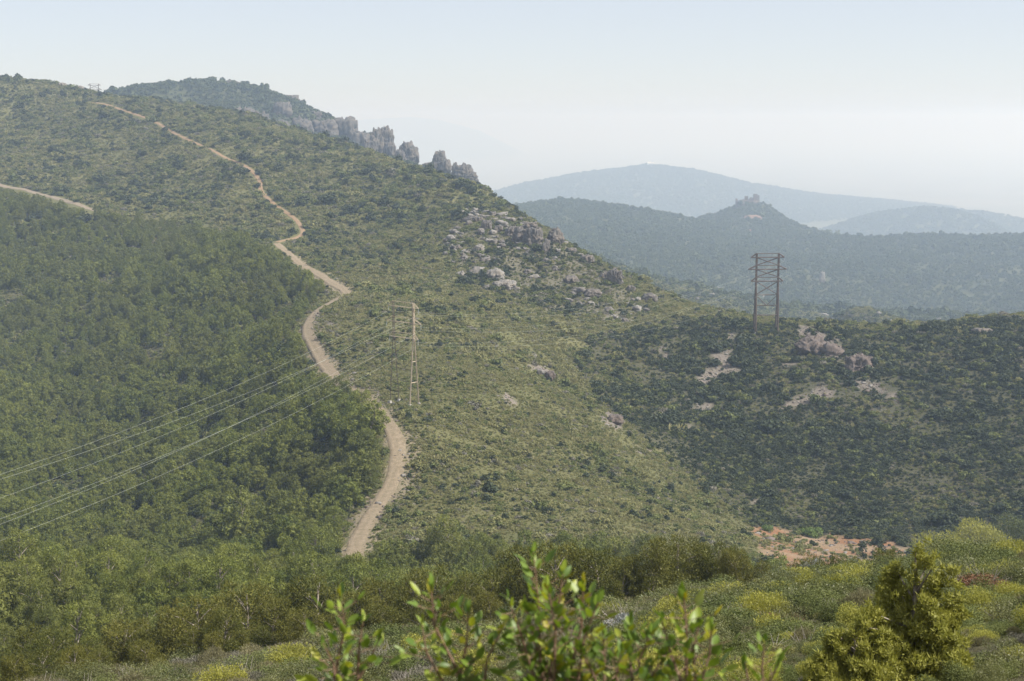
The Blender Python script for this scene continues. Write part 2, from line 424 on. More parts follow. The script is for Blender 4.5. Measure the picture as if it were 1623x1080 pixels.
M['brown'] = rock_mat('brown_sandstone', (0.145, 0.122, 0.108), (0.195, 0.155, 0.128), (0.075, 0.068, 0.064))
M['steel'] = plain_mat('rusty_steel', (0.36, 0.29, 0.20), (0.60, 0.50, 0.37), 0.35, 0.7, 0.0)  # rust tan, brightened as the sunlit copy of the steel
M['shadesteel'] = plain_mat('shaded_steel', (0.07, 0.06, 0.055), (0.17, 0.13, 0.10), 0.35, 0.7, 0.0)  # dark copy of the pylon steel, shade put into its colour
M['concrete'] = plain_mat('concrete', (0.30, 0.29, 0.26), (0.40, 0.38, 0.35), 2, 0.9, 0.2)
M['glass'] = plain_mat('insulator_glass', (0.22, 0.24, 0.22), (0.34, 0.36, 0.34), 4, 0.3, 0.0, spec=0.5)
M['cable'] = plain_mat('aluminium_cable', (0.38, 0.40, 0.34), (0.48, 0.50, 0.44), 1, 0.45, 0.0, spec=0.5)
M['white'] = plain_mat('white_render', (0.74, 0.73, 0.70), (0.80, 0.79, 0.76), 0.5, 0.8, 0.0)
M['tile'] = plain_mat('roof_tile', (0.40, 0.22, 0.15), (0.48, 0.28, 0.19), 0.5, 0.8, 0.0)

# ------------------------------------------------------------------ object helpers
def mesh_np(name, V, Fc, tint=None, mat=None, smooth_=False):
    V = np.asarray(V, np.float32)
    me = bpy.data.meshes.new(name)
    if isinstance(Fc, np.ndarray):
        m, k = Fc.shape
        me.vertices.add(len(V)); me.vertices.foreach_set('co', V.ravel())
        me.loops.add(m * k); me.loops.foreach_set('vertex_index', Fc.astype(np.int32).ravel())
        me.polygons.add(m); me.polygons.foreach_set('loop_start', np.arange(0, m * k, k, dtype=np.int32))
        me.update(calc_edges=True)
    else:
        me.from_pydata([tuple(v) for v in V], [], Fc)
    if tint is not None:
        a = me.attributes.new('tint', 'FLOAT', 'POINT'); a.data.foreach_set('value', np.asarray(tint, np.float32))
    if mat is not None: me.materials.append(mat)
    if smooth_: me.polygons.foreach_set('use_smooth', np.ones(len(me.polygons), bool))
    me.validate(verbose=False)
    return me
def link(name, data, parent=None, loc=None, rot=None, scale=None):
    o = bpy.data.objects.new(name, data); COL.objects.link(o)
    if parent is not None: o.parent = parent
    if loc is not None: o.location = loc
    if rot is not None: o.rotation_euler = rot
    if scale is not None: o.scale = (scale,) * 3 if isinstance(scale, (int, float)) else scale
    return o
def tag(o, label=None, cat=None, group=None, kind=None):
    for k, v in (('label', label), ('category', cat), ('group', group), ('kind', kind)):
        if v: o[k] = v
    return o

class Bars:
    """collects square bars and boxes for one mesh"""
    def __init__(s): s.v = []; s.f = []
    def bar(s, p, q, w, w2=None):
        p, q = Vector(p), Vector(q); w2 = w if w2 is None else w2
        d = (q - p).normalized()
        a = d.orthogonal().normalized() if abs(d.z) < 0.999 else Vector((1, 0, 0))
        b = d.cross(a)
        i = len(s.v)
        for c, r in ((p, w / 2), (q, w2 / 2)):
            for x, y in ((-1, -1), (1, -1), (1, 1), (-1, 1)): s.v.append(tuple(c + a * x * r + b * y * r))
        s.f += [(i, i + 1, i + 5, i + 4), (i + 1, i + 2, i + 6, i + 5), (i + 2, i + 3, i + 7, i + 6), (i + 3, i, i + 4, i + 7), (i + 3, i + 2, i + 1, i), (i + 4, i + 5, i + 6, i + 7)]
    def tube(s, path, rad, sides=6):
        path = [Vector(p) for p in path]
        rs = rad if isinstance(rad, (list, tuple)) else [rad] * len(path)
        base = len(s.v)
        for k, p in enumerate(path):
            d = (path[min(k + 1, len(path) - 1)] - path[max(k - 1, 0)]).normalized()
            a = Vector((0, 0, 1)).cross(d)
            a = Vector((1, 0, 0)) if a.length < 1e-3 else a.normalized()
            b = d.cross(a)
            for j in range(sides):
                t = 2 * math.pi * j / sides
                s.v.append(tuple(p + (a * math.cos(t) + b * math.sin(t)) * rs[k]))
        for k in range(len(path) - 1):
            for j in range(sides):
                q = base + k * sides
                s.f.append((q + j, q + (j + 1) % sides, q + sides + (j + 1) % sides, q + sides + j))
        s.f.append(tuple(base + j for j in reversed(range(sides))))
        s.f.append(tuple(base + (len(path) - 1) * sides + j for j in range(sides)))
    def mesh(s, name, mat, smooth_=False):
        return mesh_np(name, s.v, [tuple(f) for f in s.f], mat=mat, smooth_=smooth_)

# ------------------------------------------------------------------ setting: terrain
def grid_faces(nx, ny):
    i = np.arange(nx - 1)[:, None] * ny + np.arange(ny - 1)[None, :]
    i = i.ravel()
    return np.c_[i, i + ny, i + ny + 1, i + 1]
def put_color(me, c):
    a = me.color_attributes.new('soil', 'FLOAT_COLOR', 'POINT')
    a.data.foreach_set('color', np.c_[c, np.ones(len(c))].astype(np.float32).ravel())

def soil(x, y):
    jx = x + 2.5 * fbm(x / 6, y / 6, oct=3, seed=31); jy = y + 5 * fbm(x / 6, y / 6, oct=3, seed=37)
    k = fbm(x / 25, y / 25, oct=3, seed=41)[:, None] * 0.5 + 0.5
    c = (1 - k) * np.array([0.175, 0.165, 0.072]) + k * np.array([0.115, 0.122, 0.050])
    near = (y < 100) & (np.abs(x) < 100)
    c[near] = ((1 - k) * np.array([0.12, 0.10, 0.055]) + k * np.array([0.08, 0.075, 0.038]))[near]
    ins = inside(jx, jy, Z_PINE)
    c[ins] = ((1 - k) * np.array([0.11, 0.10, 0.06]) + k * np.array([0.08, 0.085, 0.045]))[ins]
    ins = inside(jx, jy, Z_RIGHT)
    c[ins] = ((1 - k) * np.array([0.095, 0.09, 0.06]) + k * np.array([0.06, 0.065, 0.036]))[ins]
    ins = inside(jx, jy, Z_RED)
    k2 = smooth(-0.15, 0.25, fbm(x / 12, y / 5, oct=3, seed=52))[:, None]
    c[ins] = ((1 - k2) * np.array([0.33, 0.235, 0.155]) + k2 * np.array([0.30, 0.150, 0.080]))[ins]
    for zp in Z_SCREE:
        ins = inside(jx, jy, zp)
        c[ins] = (0.7 + 0.5 * k[ins]) * np.array([0.24, 0.205, 0.175])
    ins = inside(jx, jy, Z_ROCKY)
    c[ins] = (0.75 + 0.5 * k[ins]) * np.array([0.155, 0.142, 0.105])
    td = seg_dist(x, y, TXY)
    vg = (td < 5.5) & (fbm(x / 5, y / 5, oct=2, seed=61) > -0.15) & (y < 700)
    c[vg] = (0.85 + 0.3 * k[vg]) * np.array([0.30, 0.25, 0.17])
    return c

c1 = soil(XX.ravel(), YY.ravel())
me = mesh_np('hillside', np.c_[XX.ravel(), YY.ravel(), ZZ.ravel()], grid_faces(*XX.shape), mat=M['ground'], smooth_=True)
put_color(me, c1)
tag(link('hillside', me), 'scrub covered ridge and slopes below the viewpoint', kind='structure')

x2, y2 = XX2.ravel(), YY2.ravel()
k = (fbm(x2 / 120, y2 / 120, oct=4, seed=71) * 0.5 + 0.5)[:, None]
c2 = (1 - k) * np.array([0.095, 0.10, 0.05]) + k * np.array([0.065, 0.08, 0.035])
me = mesh_np('distant_hills', np.c_[x2, y2, ZZ2.ravel()], grid_faces(*XX2.shape), mat=M['hills'], smooth_=True)
put_color(me, c2)
tag(link('distant_hills', me), 'hazy wooded hills beyond the ridge', kind='structure')

# coastal plain and the far hills that rise from it
X3 = np.concatenate([np.arange(-30000, -3500, 2500), np.arange(-3500, 4500, 70), np.arange(4500, 30001, 2500)])
Y3 = np.concatenate([np.arange(-4000, 4000, 800), np.arange(4000, 11000, 80), np.arange(11000, 26000, 300), np.arange(26000, 46001, 2500)])
XX3, YY3 = np.meshgrid(X3, Y3, indexing='ij')
RIDGES = [
    (7400, 1500, [(690,335),(740,318),(780,306),(830,293),(900,281),(970,271),(1030,263),(1100,271),(1200,294),(1300,311),(1400,319),(1500,329),(1623,346),(1800,365)]),
    (5300, 650, [(1220,385),(1290,364),(1340,354),(1400,341),(1480,331),(1540,341),(1600,362),(1680,380)]),
    (6000, 500, [(1300,352),(1400,338),(1500,333),(1560,338),(1640,352),(1750,362)]),
    (21000, 3600, [(380,215),(480,203),(560,191),(650,185),(700,191),(760,207),(820,238),(880,262),(960,275)]),
]
def far_height(x, y):
    z = 9 + 2.0 * fbm(x / 900, y / 900, oct=2, seed=80)
    for Y0, w, prof in RIDGES:
        xs = np.array([at(u, v, Y0)[0] for u, v in prof]); zs = np.array([at(u, v, Y0)[2] for u, v in prof])
        yy = y + 0.12 * w * fbm(x / 500, y / 2000, oct=3, seed=85)
        prof_z = np.interp(x, xs, zs, left=0, right=0)
        edge = smooth(xs[0] - 300, xs[0] + 400, x) * (1 - smooth(xs[-1] - 400, xs[-1] + 300, x))
        s = np.abs((yy - Y0) / w)
        fall = np.exp(-(s ** 1.7) * 1.6)
        spur = 1 - 0.22 * smooth(0.1, 0.6, s) * (0.5 + 0.5 * fbm(x / 350, y / 900, oct=3, seed=88))
        z = np.maximum(z, prof_z * edge * fall * spur)
    return z + smooth(60, 200, z) * 6 * fbm(x / 180, y / 180, oct=3, seed=90)
Z3 = far_height(XX3.ravel(), YY3.ravel())
Z3[(YY3.ravel() < 4100)] = 6.0
me = mesh_np('coastal_plain', np.c_[XX3.ravel(), YY3.ravel(), Z3], grid_faces(*XX3.shape), mat=M['hills'], smooth_=True)
k = (fbm(XX3.ravel() / 300, YY3.ravel() / 300, oct=4, seed=95) * 0.5 + 0.5)[:, None]
hill = smooth(20, 70, Z3)[:, None]
c3 = hill * ((1 - k) * np.array([0.11, 0.12, 0.06]) + k * np.array([0.06, 0.08, 0.04])) + (1 - hill) * ((1 - k) * np.array([0.34, 0.31, 0.27]) + k * np.array([0.16, 0.17, 0.12]))
put_color(me, c3)
tag(link('coastal_plain', me), 'pale hazy plain with low hills towards the horizon', kind='structure')

# ------------------------------------------------------------------ haze
hz = Bars()
hx, y0, y1, z0, z1 = 31000, -4500, 47000, 2.0, CAMZ + 75
hv = [(-hx, y0, z0), (hx, y0, z0), (hx, y1, z0), (-hx, y1, z0), (-hx, y0, z1), (hx, y0, z1), (hx, y1, z1), (-hx, y1, z1)]
hf = [(3, 2, 1, 0), (4, 5, 6, 7), (0, 1, 5, 4), (1, 2, 6, 5), (2, 3, 7, 6), (3, 0, 4, 7)]
mh = bpy.data.materials.new('haze'); mh.use_nodes = True
nt = mh.node_tree; nt.nodes.remove(nt.nodes['Principled BSDF'])
pv = nt.nodes.new('ShaderNodeVolumePrincipled')
pv.inputs['Color'].default_value = HAZE_COLOR
pv.inputs['Absorption Color'].default_value = (0.80, 0.79, 0.97, 1)
pv.inputs['Density'].default_value = HAZE_DENSITY
pv.inputs['Anisotropy'].default_value = HAZE_G
nt.links.new(pv.outputs[0], nt.nodes['Material Output'].inputs['Volume'])
tag(link('haze', mesh_np('haze', hv, hf, mat=mh)), 'pale summer haze over the hills', kind='stuff')

# ------------------------------------------------------------------ tracks
def strip(name, line, w0, w1, mat, label, lift=0.12, seed=0):
    L = np.array(line)
    seg = np.r_[0, np.cumsum(np.hypot(*np.diff(L, axis=0).T))]
    # Catmull-Rom through the surveyed points
    T = np.arange(0, seg[-1], 1.6)
    out = []
    for t in T:
        i = min(np.searchsorted(seg, t, side='right') - 1, len(L) - 2)
        f = (t - seg[i]) / (seg[i + 1] - seg[i])
        p0, p1, p2, p3 = L[max(i - 1, 0)], L[i], L[i + 1], L[min(i + 2, len(L) - 1)]
        out.append(0.5 * ((2 * p1) + (-p0 + p2) * f + (2 * p0 - 5 * p1 + 4 * p2 - p3) * f * f + (-p0 + 3 * p1 - 3 * p2 + p3) * f ** 3))
    C = np.array(out)
    ker = np.ones(7) / 7
    C = np.c_[np.convolve(np.pad(C[:, 0], 3, 'edge'), ker, 'valid'), np.convolve(np.pad(C[:, 1], 3, 'edge'), ker, 'valid')]
    D = np.gradient(C, axis=0); D /= np.linalg.norm(D, axis=1)[:, None]
    N = np.c_[-D[:, 1], D[:, 0]]
    w = np.linspace(w0, w1, len(C)) / 2
    V = []
    na = 7
    for k, s in enumerate((-1, -0.8, -0.45, 0, 0.45, 0.8, 1)):
        ww = w * (1 + (0.22 * fbm(T / 5 + 7.7 * k, T * 0 + seed, oct=3, seed=seed + k) if abs(s) == 1 else 0))
        q = C + N * (s * ww)[:, None]
        zz = H(q[:, 0], q[:, 1])
        zc = H(C[:, 0], C[:, 1])
        edge = 0.02 if abs(s) == 1 else lift + 0.05 * math.cos(s * 5)
        V.append(np.c_[q, (zz if abs(s) == 1 else np.maximum(zz, 0.5 * zz + 0.5 * zc)) + edge])
    V = np.array(V).transpose(1, 0, 2).reshape(-1, 3)
    me = mesh_np(name, V, grid_faces(len(C), na)[:, ::-1].copy(), mat=mat, smooth_=True)
    rut = np.tile([0.0, 0.35, 1.0, 0.25, 1.0, 0.35, 0.0], len(C)) * np.repeat(0.75 + 0.25 * fbm(T / 9, T * 0 + seed, oct=2, seed=seed + 40), na)
    a_ = me.attributes.new('wheel', 'FLOAT', 'POINT'); a_.data.foreach_set('value', rut.astype(np.float32))
    tag(link(name, me), label, kind='structure')
    return C
C_TRACK = strip('dirt_track', [at(*p)[:2] for p in TRACK], 4.3, 4.2, M['track'], 'winding pale dirt track along the ridge', seed=3)
C_PATH = strip('footpath', [at(*p)[:2] for p in PATHUP], 2.8, 2.9, M['path'], 'red brown path climbing to the left summit', seed=5)
C_SIDE = strip('gravel_road', [at(*p)[:2] for p in SIDE], 4.5, 4.0, M['paleroad'], 'short pale road above the pine wood', seed=9)

# ------------------------------------------------------------------ pylons and cables
ARMS = [(19.0, 5.9), (23.4, 7.1), (27.8, 6.2)]
MX = 4.1
def make_pylon(steel, name='pylon', gauge0=1.0, shade=None):
    root = link(name, None)
    root.empty_display_size = 1
    for sx in (-1, 1):
        b = Bars(); x = sx * MX
        gauge = gauge0 * ((1.35 if sx > 0 else 0.6) if shade else 1.0)  # with shade set, lit mast drawn thicker and shaded mast thinner
        for sy in (-1, 1):                       # each mast stands on two raking lattice legs
            foot = Vector((x, sy * 1.75, 0.35)); top = Vector((x, sy * 0.32, 18.6))
            for ox in (-0.13, 0.13): b.bar(foot + Vector((ox, 0, 0)), top + Vector((ox, 0, 0)), 0.14 * gauge)
            nz = 14
            for k in range(nz):
                p = foot.lerp(top, k / nz); q = foot.lerp(top, (k + 1) / nz); o = 0.13 if k % 2 else -0.13
                b.bar(p + Vector((o, 0, 0)), q + Vector((-o, 0, 0)), 0.07 * gauge)
        for z in (6.5, 12.5):
            t = (z - 0.35) / 18.25
            yy = 1.75 + (0.32 - 1.75) * t
            b.bar((x, -yy, z), (x, yy, z), 0.12 * gauge)
        for ox in (-0.2, 0.2):                 # slim upper mast
            for oy in (-0.2, 0.2): b.bar((x + ox, oy, 18.3), (x + ox, oy, 29.1), 0.13 * gauge)
        for k in range(12):
            za, zb = 18.5 + k * 0.88, 18.5 + (k + 1) * 0.88
            o = 0.2 if k % 2 else -0.2
            b.bar((x + o, -0.2, za), (x - o, -0.2, zb), 0.07 * gauge); b.bar((x + o, 0.2, za), (x - o, 0.2, zb), 0.07 * gauge)
            b.bar((x - 0.2, o, za), (x - 0.2, -o, zb), 0.07 * gauge); b.bar((x + 0.28, o, za), (x + 0.28, -o, zb), 0.07 * gauge)
        link('mast', b.mesh('mast', shade if shade and sx < 0 else steel), root)  # left mast gets the dark copy, its shade painted in
        for sy in (-1, 1):
            f = Bars(); f.bar((x, sy * 1.75, -0.9), (x, sy * 1.75, 0.4), 0.95, 0.75)
            link('footing', f.mesh('footing', M['concrete']), root)
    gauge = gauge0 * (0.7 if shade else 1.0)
    for z, hw in ARMS:
        b = Bars()
        for oy in (-0.3, 0.3):
            b.bar((-hw, oy * 0.3, z), (-MX, oy, z), 0.13 * gauge); b.bar((-MX, oy, z), (MX, oy, z), 0.13 * gauge); b.bar((MX, oy, z), (hw, oy * 0.3, z), 0.13 * gauge)
            b.bar((-MX, oy, z + 1.4), (MX, oy, z + 1.4), 0.08 * gauge)
            for sx in (-1, 1): b.bar((sx * hw, oy * 0.3, z + 0.05), (sx * MX, oy, z + 1.45), 0.15 * gauge)
        link('crossarm', b.mesh('crossarm', steel), root)
        for sx in (-1, 1):
            g = Bars()
            g.tube([(sx * (hw - 0.05), 0, z - 0.1), (sx * (hw - 0.05), 0, z - 1.6)], 0.05)
            for k in range(8):
                zc = z - 0.3 - k * 0.15
                g.tube([(sx * (hw - 0.05), 0, zc), (sx * (hw - 0.05), 0, zc - 0.05)], [0.08, 0.15], 8)
            link('insulator', g.mesh('insulator', M['glass']), root)
    for za, zb in ((20.6, 23.3), (24.9, 27.7), (14.0, 18.9)):
        b = Bars(); b.bar((-MX, 0.05, za), (MX, 0.05, zb), 0.14 * gauge); link('diagonal_brace', b.mesh('diagonal_brace', shade or steel), root)  # braces painted dark like the shaded mast
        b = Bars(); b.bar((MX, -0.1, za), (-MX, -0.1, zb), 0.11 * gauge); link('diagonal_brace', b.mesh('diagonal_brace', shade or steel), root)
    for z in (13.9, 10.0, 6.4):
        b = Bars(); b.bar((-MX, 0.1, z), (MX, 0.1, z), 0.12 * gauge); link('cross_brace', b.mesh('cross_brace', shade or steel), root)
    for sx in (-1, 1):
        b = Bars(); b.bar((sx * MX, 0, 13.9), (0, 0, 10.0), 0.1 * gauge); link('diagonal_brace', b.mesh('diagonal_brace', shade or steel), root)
    return root
def place(root, x, y, rz, scale=1.0, dz=0.0):
    root.location = (x, y, float(H(x, y)) + dz); root.rotation_euler = (0, 0, rz); root.scale = (scale,) * 3
def copy_tree(o, parent=None):
    c = o.copy(); COL.objects.link(c)
    if parent is not None: c.parent = parent
    for ch in list(o.children): copy_tree(ch, c)
    return c
def arm_tips(root):
    mw = Matrix.LocRotScale(root.location, root.rotation_euler, root.scale)
    return [[mw @ Vector((sx * (hw - 0.05), 0, z - 1.6)) for sx in (-1, 1)] for z, hw in ARMS]

py1 = make_pylon(M['steel'], gauge0=1.0, shade=M['shadesteel'])
x, y = on_ground(641, 640); place(py1, x, y, R(-42), 1.0)
tag(py1, 'rust tinted twin mast pylon on the slope beside the dirt track', 'pylon', 'twin mast pylons of the power line')
py2 = make_pylon(M['shadesteel'], gauge0=2.0)  # dark colour paints in the look of a silhouette against the haze
x2_, y2_ = at(1214, 510, 573)[:2]; place(py2, x2_, y2_, R(4), 1.1, -0.3)
tag(py2, 'dark twin mast pylon on the crest of the right hill', 'pylon', 'twin mast pylons of the power line')
py3 = copy_tree(py2)
x3_, y3_ = at(150, 150, 1480)[:2]; place(py3, x3_, y3_, R(20), 1.0)
py3.location.z = at(150, 133.5, 1480)[2] - 29
tag(py3, 'faint pylon top rising behind the left summit skyline', 'pylon', 'twin mast pylons of the power line')

def cable(p, q, sag, rad, label):
    n_ = 40
    path = []
    for i in range(n_ + 1):
        t = i / n_
        v = p.lerp(q, t); v.z -= sag * 4 * t * (1 - t); path.append(v)
    o = Vector(path[0])
    b = Bars(); b.tube([v - o for v in path], rad, 5)
    c = link('power_cable', b.mesh('power_cable', M['cable'], True), loc=o)
    tag(c, label, 'cable', 'conductors of the power line')
T1, T2 = arm_tips(py1), arm_tips(py2)
LV = ['lowest', 'middle', 'topmost']
# the line runs on to a pylon outside the picture on the near left
tgt = {(0, 0): (-40, 878, 205), (0, 1): (-40, 866, 213), (1, 0): (-40, 828, 205), (1, 1): (-40, 832, 214), (2, 0): (-40, 762, 205), (2, 1): (-40, 797, 215)}
tgt = {(0, 0): (-60, 846, 232), (0, 1): (-60, 872, 226), (1, 0): (-60, 803, 232), (1, 1): (-60, 836, 225), (2, 0): (-60, 764, 232), (2, 1): (-60, 770, 224)}
for i in range(3):
    for j in range(2):
        a = T1[i][j]; w = Vector(at(*tgt[(i, j)]))
        mid = a.lerp(w, 0.5)
        # extend past the frame edge to the hidden pylon, keeping the sagging curve
        end = a + (w - a) * 1.35
        side = 'far' if j == 0 else 'near'
        cable(a, end + Vector((0, 0, 4.0)), 5.0, 0.016, f'{LV[i]} {side} side conductor running from the track pylon to the left edge over the pines')
        cable(a, T2[i][j], 8.0, 0.015, f'{LV[i]} {side} side conductor strung between the track pylon and the hill crest pylon')

# ------------------------------------------------------------------ rocks
def ico(sub):
    import bmesh
    bm = bmesh.new(); bmesh.ops.create_icosphere(bm, subdivisions=sub, radius=1.0)
    V = np.array([v.co[:] for v in bm.verts]); Fc = np.array([[v.index for v in f.verts] for f in bm.faces]); bm.free()
    return V, Fc
ICO = {s: ico(s) for s in (1, 2, 3, 4, 5)}
def worley(x, y, z, seed=0):
    """distance to the two nearest cell points and a random value for the nearest cell"""
    ix, iy, iz = np.floor(x), np.floor(y), np.floor(z)
    f1 = np.full(x.shape, 9.0); f2 = np.full(x.shape, 9.0); cid = np.zeros(x.shape)
    for dx in (-1, 0, 1):
        for dy in (-1, 0, 1):
            for dz in (-1, 0, 1):
                cx_, cy__, cz = ix + dx, iy + dy, iz + dz
                d = np.sqrt((cx_ + _hash(cx_, cy__, cz, seed) - x) ** 2 + (cy__ + _hash(cx_, cy__, cz, seed + 1) - y) ** 2 + (cz + _hash(cx_, cy__, cz, seed + 2) - z) ** 2)
                cid = np.where(d < f1, _hash(cx_, cy__, cz, seed + 3), cid)
                f2 = np.minimum(f2, np.maximum(f1, d)); f1 = np.minimum(f1, d)
    return f1, f2, cid
def rock_mesh(name, size, seed, mat, sub=4, cols=0.25, rough=0.22, sharp=0.0):
    V, Fc = ICO[sub]
    V = V.copy()
    box = V / np.maximum(np.abs(V).max(1, keepdims=True), 1e-6)
    V = V * 0.45 + box * 0.55 * (0.75 if True else 1)
    s = np.array(size)
    q = V * s / max(s) * 2.2
    nrm = V / np.linalg.norm(V, axis=1)[:, None]
    wq = 0.5 * np.stack([fbm(q[:, 0], q[:, 1], q[:, 2], 3, seed + k * 9) for k in range(3)], 1)
    d = 1.5 * rough * fbm(q[:, 0] * 1.1, q[:, 1] * 1.1, q[:, 2] * 0.8, oct=4, seed=seed)
    f1, f2, ci = worley(q[:, 0] * 1.9 + wq[:, 0], q[:, 1] * 1.9 + wq[:, 1], q[:, 2] * 0.8 + wq[:, 2], seed + 50)
    d = d + cols * 1.1 * (ci - 0.5) - 0.15 * (1 - smooth(0.0, 0.14, f2 - f1))          # blocks with cracks between them
    f1, f2, ci = worley(q[:, 0] * 4.5 + wq[:, 0], q[:, 1] * 4.5 + wq[:, 1], q[:, 2] * 3.0, seed + 60)
    d = d + 0.13 * (ci - 0.5) - 0.05 * (1 - smooth(0.0, 0.12, f2 - f1))
    led = vnoise(q[:, 0] * 0.5, q[:, 1] * 0.5, q[:, 2] * 5.0, seed=seed + 70)
    d = d + 0.07 * np.sign(led) * np.abs(led) ** 0.5
    V = V + nrm * d[:, None]
    if sharp:
        t = np.clip((V[:, 2] + 0.2) / 1.2, 0, 1)
        V[:, :2] *= (1 - sharp * t)[:, None]
    return mesh_np(name, V * s, Fc, mat=mat)
def rock(u, v, wpx, hpx, label, name='rock_outcrop', mat='rock', Y=None, seed=None, depth=0.8, sub=4, group=None, sharp=0.25, sink=0.35, cat='rock', tilt=0.0, parent=None, **kw):
    """a rock whose foot is at pixel (u, v), sized in photo pixels at its own distance"""
    if Y is None: x, y = on_ground(u, v)
    else: x, y, _ = at(u, v, Y)
    w = wpx * y / F; h = hpx * y / F
    z = float(H(x, y)) if Y is None else at(u, v, Y)[2]
    me = rock_mesh(name, (w / 2 * 1.15, w / 2 * depth, h / 2 * 1.2), seed or int(u * 7 + v), M[mat], sub, sharp=sharp, **kw)
    o = link(name, me, loc=(x, y, z + h / 2 - sink * h * 0.3), rot=(0, tilt, random.uniform(-0.4, 0.4)))
    tag(o, label, cat, group)
    return o

def stack(u, v, Y, cols, label, mat='cliff'):
    x, y, z = at(u, v, Y)
    root = link('rock_stack', None, loc=(x, y, z))
    tag(root, label, 'rock stack', 'rock stacks along the skyline')
    for du, w, h, dy, sh in cols:
        W_, H_ = w * Y / F, h * Y / F
        me = rock_mesh('pinnacle', (W_ / 2 * 1.1, W_ / 2 * 0.95, H_ * 0.62), int(u + du * 3), M[mat], 5 if w > 20 else 4, cols=0.2, rough=0.2, sharp=sh * 0.8)
        link('pinnacle', me, root, loc=(du * Y / F, dy, H_ * 0.42))
stack(602, 256, 1625, [(-12, 24, 38, -6, 0.2), (-4, 26, 54, 0, 0.28), (12, 26, 53, 3, 0.3), (-26, 14, 30, 4, 0.5), (20, 14, 26, -3, 0.2)], 'tall double topped grey rock stack beside the cliff end')
stack(645, 263, 1585, [(0, 30, 38, 0, 0.3), (-10, 22, 26, -4, 0.4), (10, 20, 32, 3, 0.2)], 'rounded rock stack between the double stack and the pointed one')
stack(697, 276, 1500, [(0, 30, 38, 0, 0.6), (-18, 26, 18, -4, 0.4), (10, 20, 24, -5, 0.3)], 'pointed rock stack with bushes on its left flank')
stack(735, 288, 1460, [(0, 30, 28, 0, 0.3), (-14, 12, 30, 2, 0.4), (12, 22, 16, -3, 0.3)], 'lowest craggy rock stack at the right end of the skyline row')
for i, (u, v, w, h, lab) in enumerate([
        (385, 196, 34, 22, 'leftmost grey cliff band below the back summit'), (412, 203, 26, 22, 'fluted grey cliff right of the leftmost cliff band'),
        (447, 186, 26, 22, 'pale buttress standing above the cliff band'), (440, 208, 30, 16, 'low grey cliff foot under the pale buttress'),
        (480, 212, 28, 22, 'broken grey cliff in the middle of the back hill'), (515, 218, 34, 26, 'wide grey cliff left of the cliff end'),
        (548, 222, 34, 32, 'big pale cliff face at the end of the back hill'), (572, 236, 26, 24, 'last cliff knob beside the tall rock stack'),
        (365, 135, 26, 8, 'flat grey rock ledge on the back summit'), (460, 160, 24, 10, 'rock ledge on the skyline right of the back summit'), (498, 190, 20, 14, 'grey knob high on the back hill')]):
    x, y = on_ground(u, v - 3)
    rock(u, v + 3, w * 1.2, h * 1.3, lab, 'cliff', 'cliff', Y=min(max(y, 1640), 2060), depth=0.7, sharp=0.15, group='cliffs of the back hill', cat='cliff', cols=0.32)

CR = [(772,364,16,18,'stout standing rock at the left end of the crag'),(790,368,14,12,'low grey rock right of the stout standing rock'),(757,352,16,10,'small rock high on the left of the crag'),
      (826,386,26,30,'big cleft grey buttress of the crag'),(846,390,26,34,'tall smooth buttress in the middle of the crag'),(866,402,14,26,'narrow pale pillar at the foot of the crag'),(880,386,22,26,'right hand buttress of the crag below the skyline'),
      (812,374,20,18,'broken rock on the left flank of the buttress'),(836,362,30,12,'flat ledge topping the big buttress'),(905,400,16,8,'small ledge right of the crag'),
      (975,448,24,24,'blocky double rock on the lower shoulder skyline'),(958,440,14,10,'small rock left of the blocky double rock'),(1000,462,14,10,'little rock right of the blocky double rock')]
for u, v, w, h, lab in CR: rock(u, v, w, h, lab, mat='rock', depth=0.8, sharp=0.12, cols=0.4, sink=0.7, sub=5 if w > 20 else 4, group='rocks of the shoulder crag')
rock(800, 456, 40, 18, 'pale whitish slab of rock below the crag', mat='pale', depth=1.2, sharp=0.2, sink=1.5, sub=5, cols=0.4, group='pale rocks on the shoulder')
rock(785, 440, 30, 20, 'pale broken rock above the whitish slab', mat='pale', depth=1.2, sink=1.3, group='pale rocks on the shoulder')
rock(760, 400, 18, 12, 'pale rock left of the crag foot', mat='pale', depth=1.2, group='pale rocks on the shoulder')
rock(1292, 556, 58, 34, 'large brown rock face near the crest of the right hill', mat='brown', depth=0.7, sharp=0.3, tilt=0.35, cols=0.35, sink=1.5, sub=5, group='rocks of the right hill')
rock(1322, 562, 44, 22, 'tilted slab on the right flank of the large brown rock face', mat='brown', depth=0.7, sharp=0.3, tilt=0.45, sink=1.4, group='rocks of the right hill')
rock(1360, 588, 44, 34, 'grey brown boulder alone below the large rock face', mat='brown', depth=0.8, sharp=0.2, sink=1.1, sub=5, group='rocks of the right hill')
rock(1380, 580, 16, 14, 'little rock leaning on the grey brown boulder', mat='brown', depth=0.9, group='rocks of the right hill')
rock(1555, 527, 34, 7, 'low rock ledge under the crest at the right edge', mat='rock', depth=0.7, group='rocks of the right hill')
rock(872, 604, 16, 18, 'dark ochre rock in the ravine head', mat='brown', depth=0.9, group='rocks of the light slope')
rock(855, 594, 14, 8, 'small pale rock above the ochre rock', mat='pale', depth=1, group='rocks of the light slope')
rock(1030, 478, 26, 16, 'grey rock on the right skyline of the main slope near the saddle', mat='rock', depth=0.9, sink=0.8, group='rocks of the shoulder crag')
rock(930, 414, 26, 12, 'grey ledge on the right skyline of the main slope below the crag', mat='rock', depth=0.9, sink=0.8, group='rocks of the shoulder crag')
rock(905, 448, 22, 14, 'grey rock in the scrub under the narrow pale pillar', mat='rock', depth=1.0, sink=0.9, group='rocks of the shoulder crag')
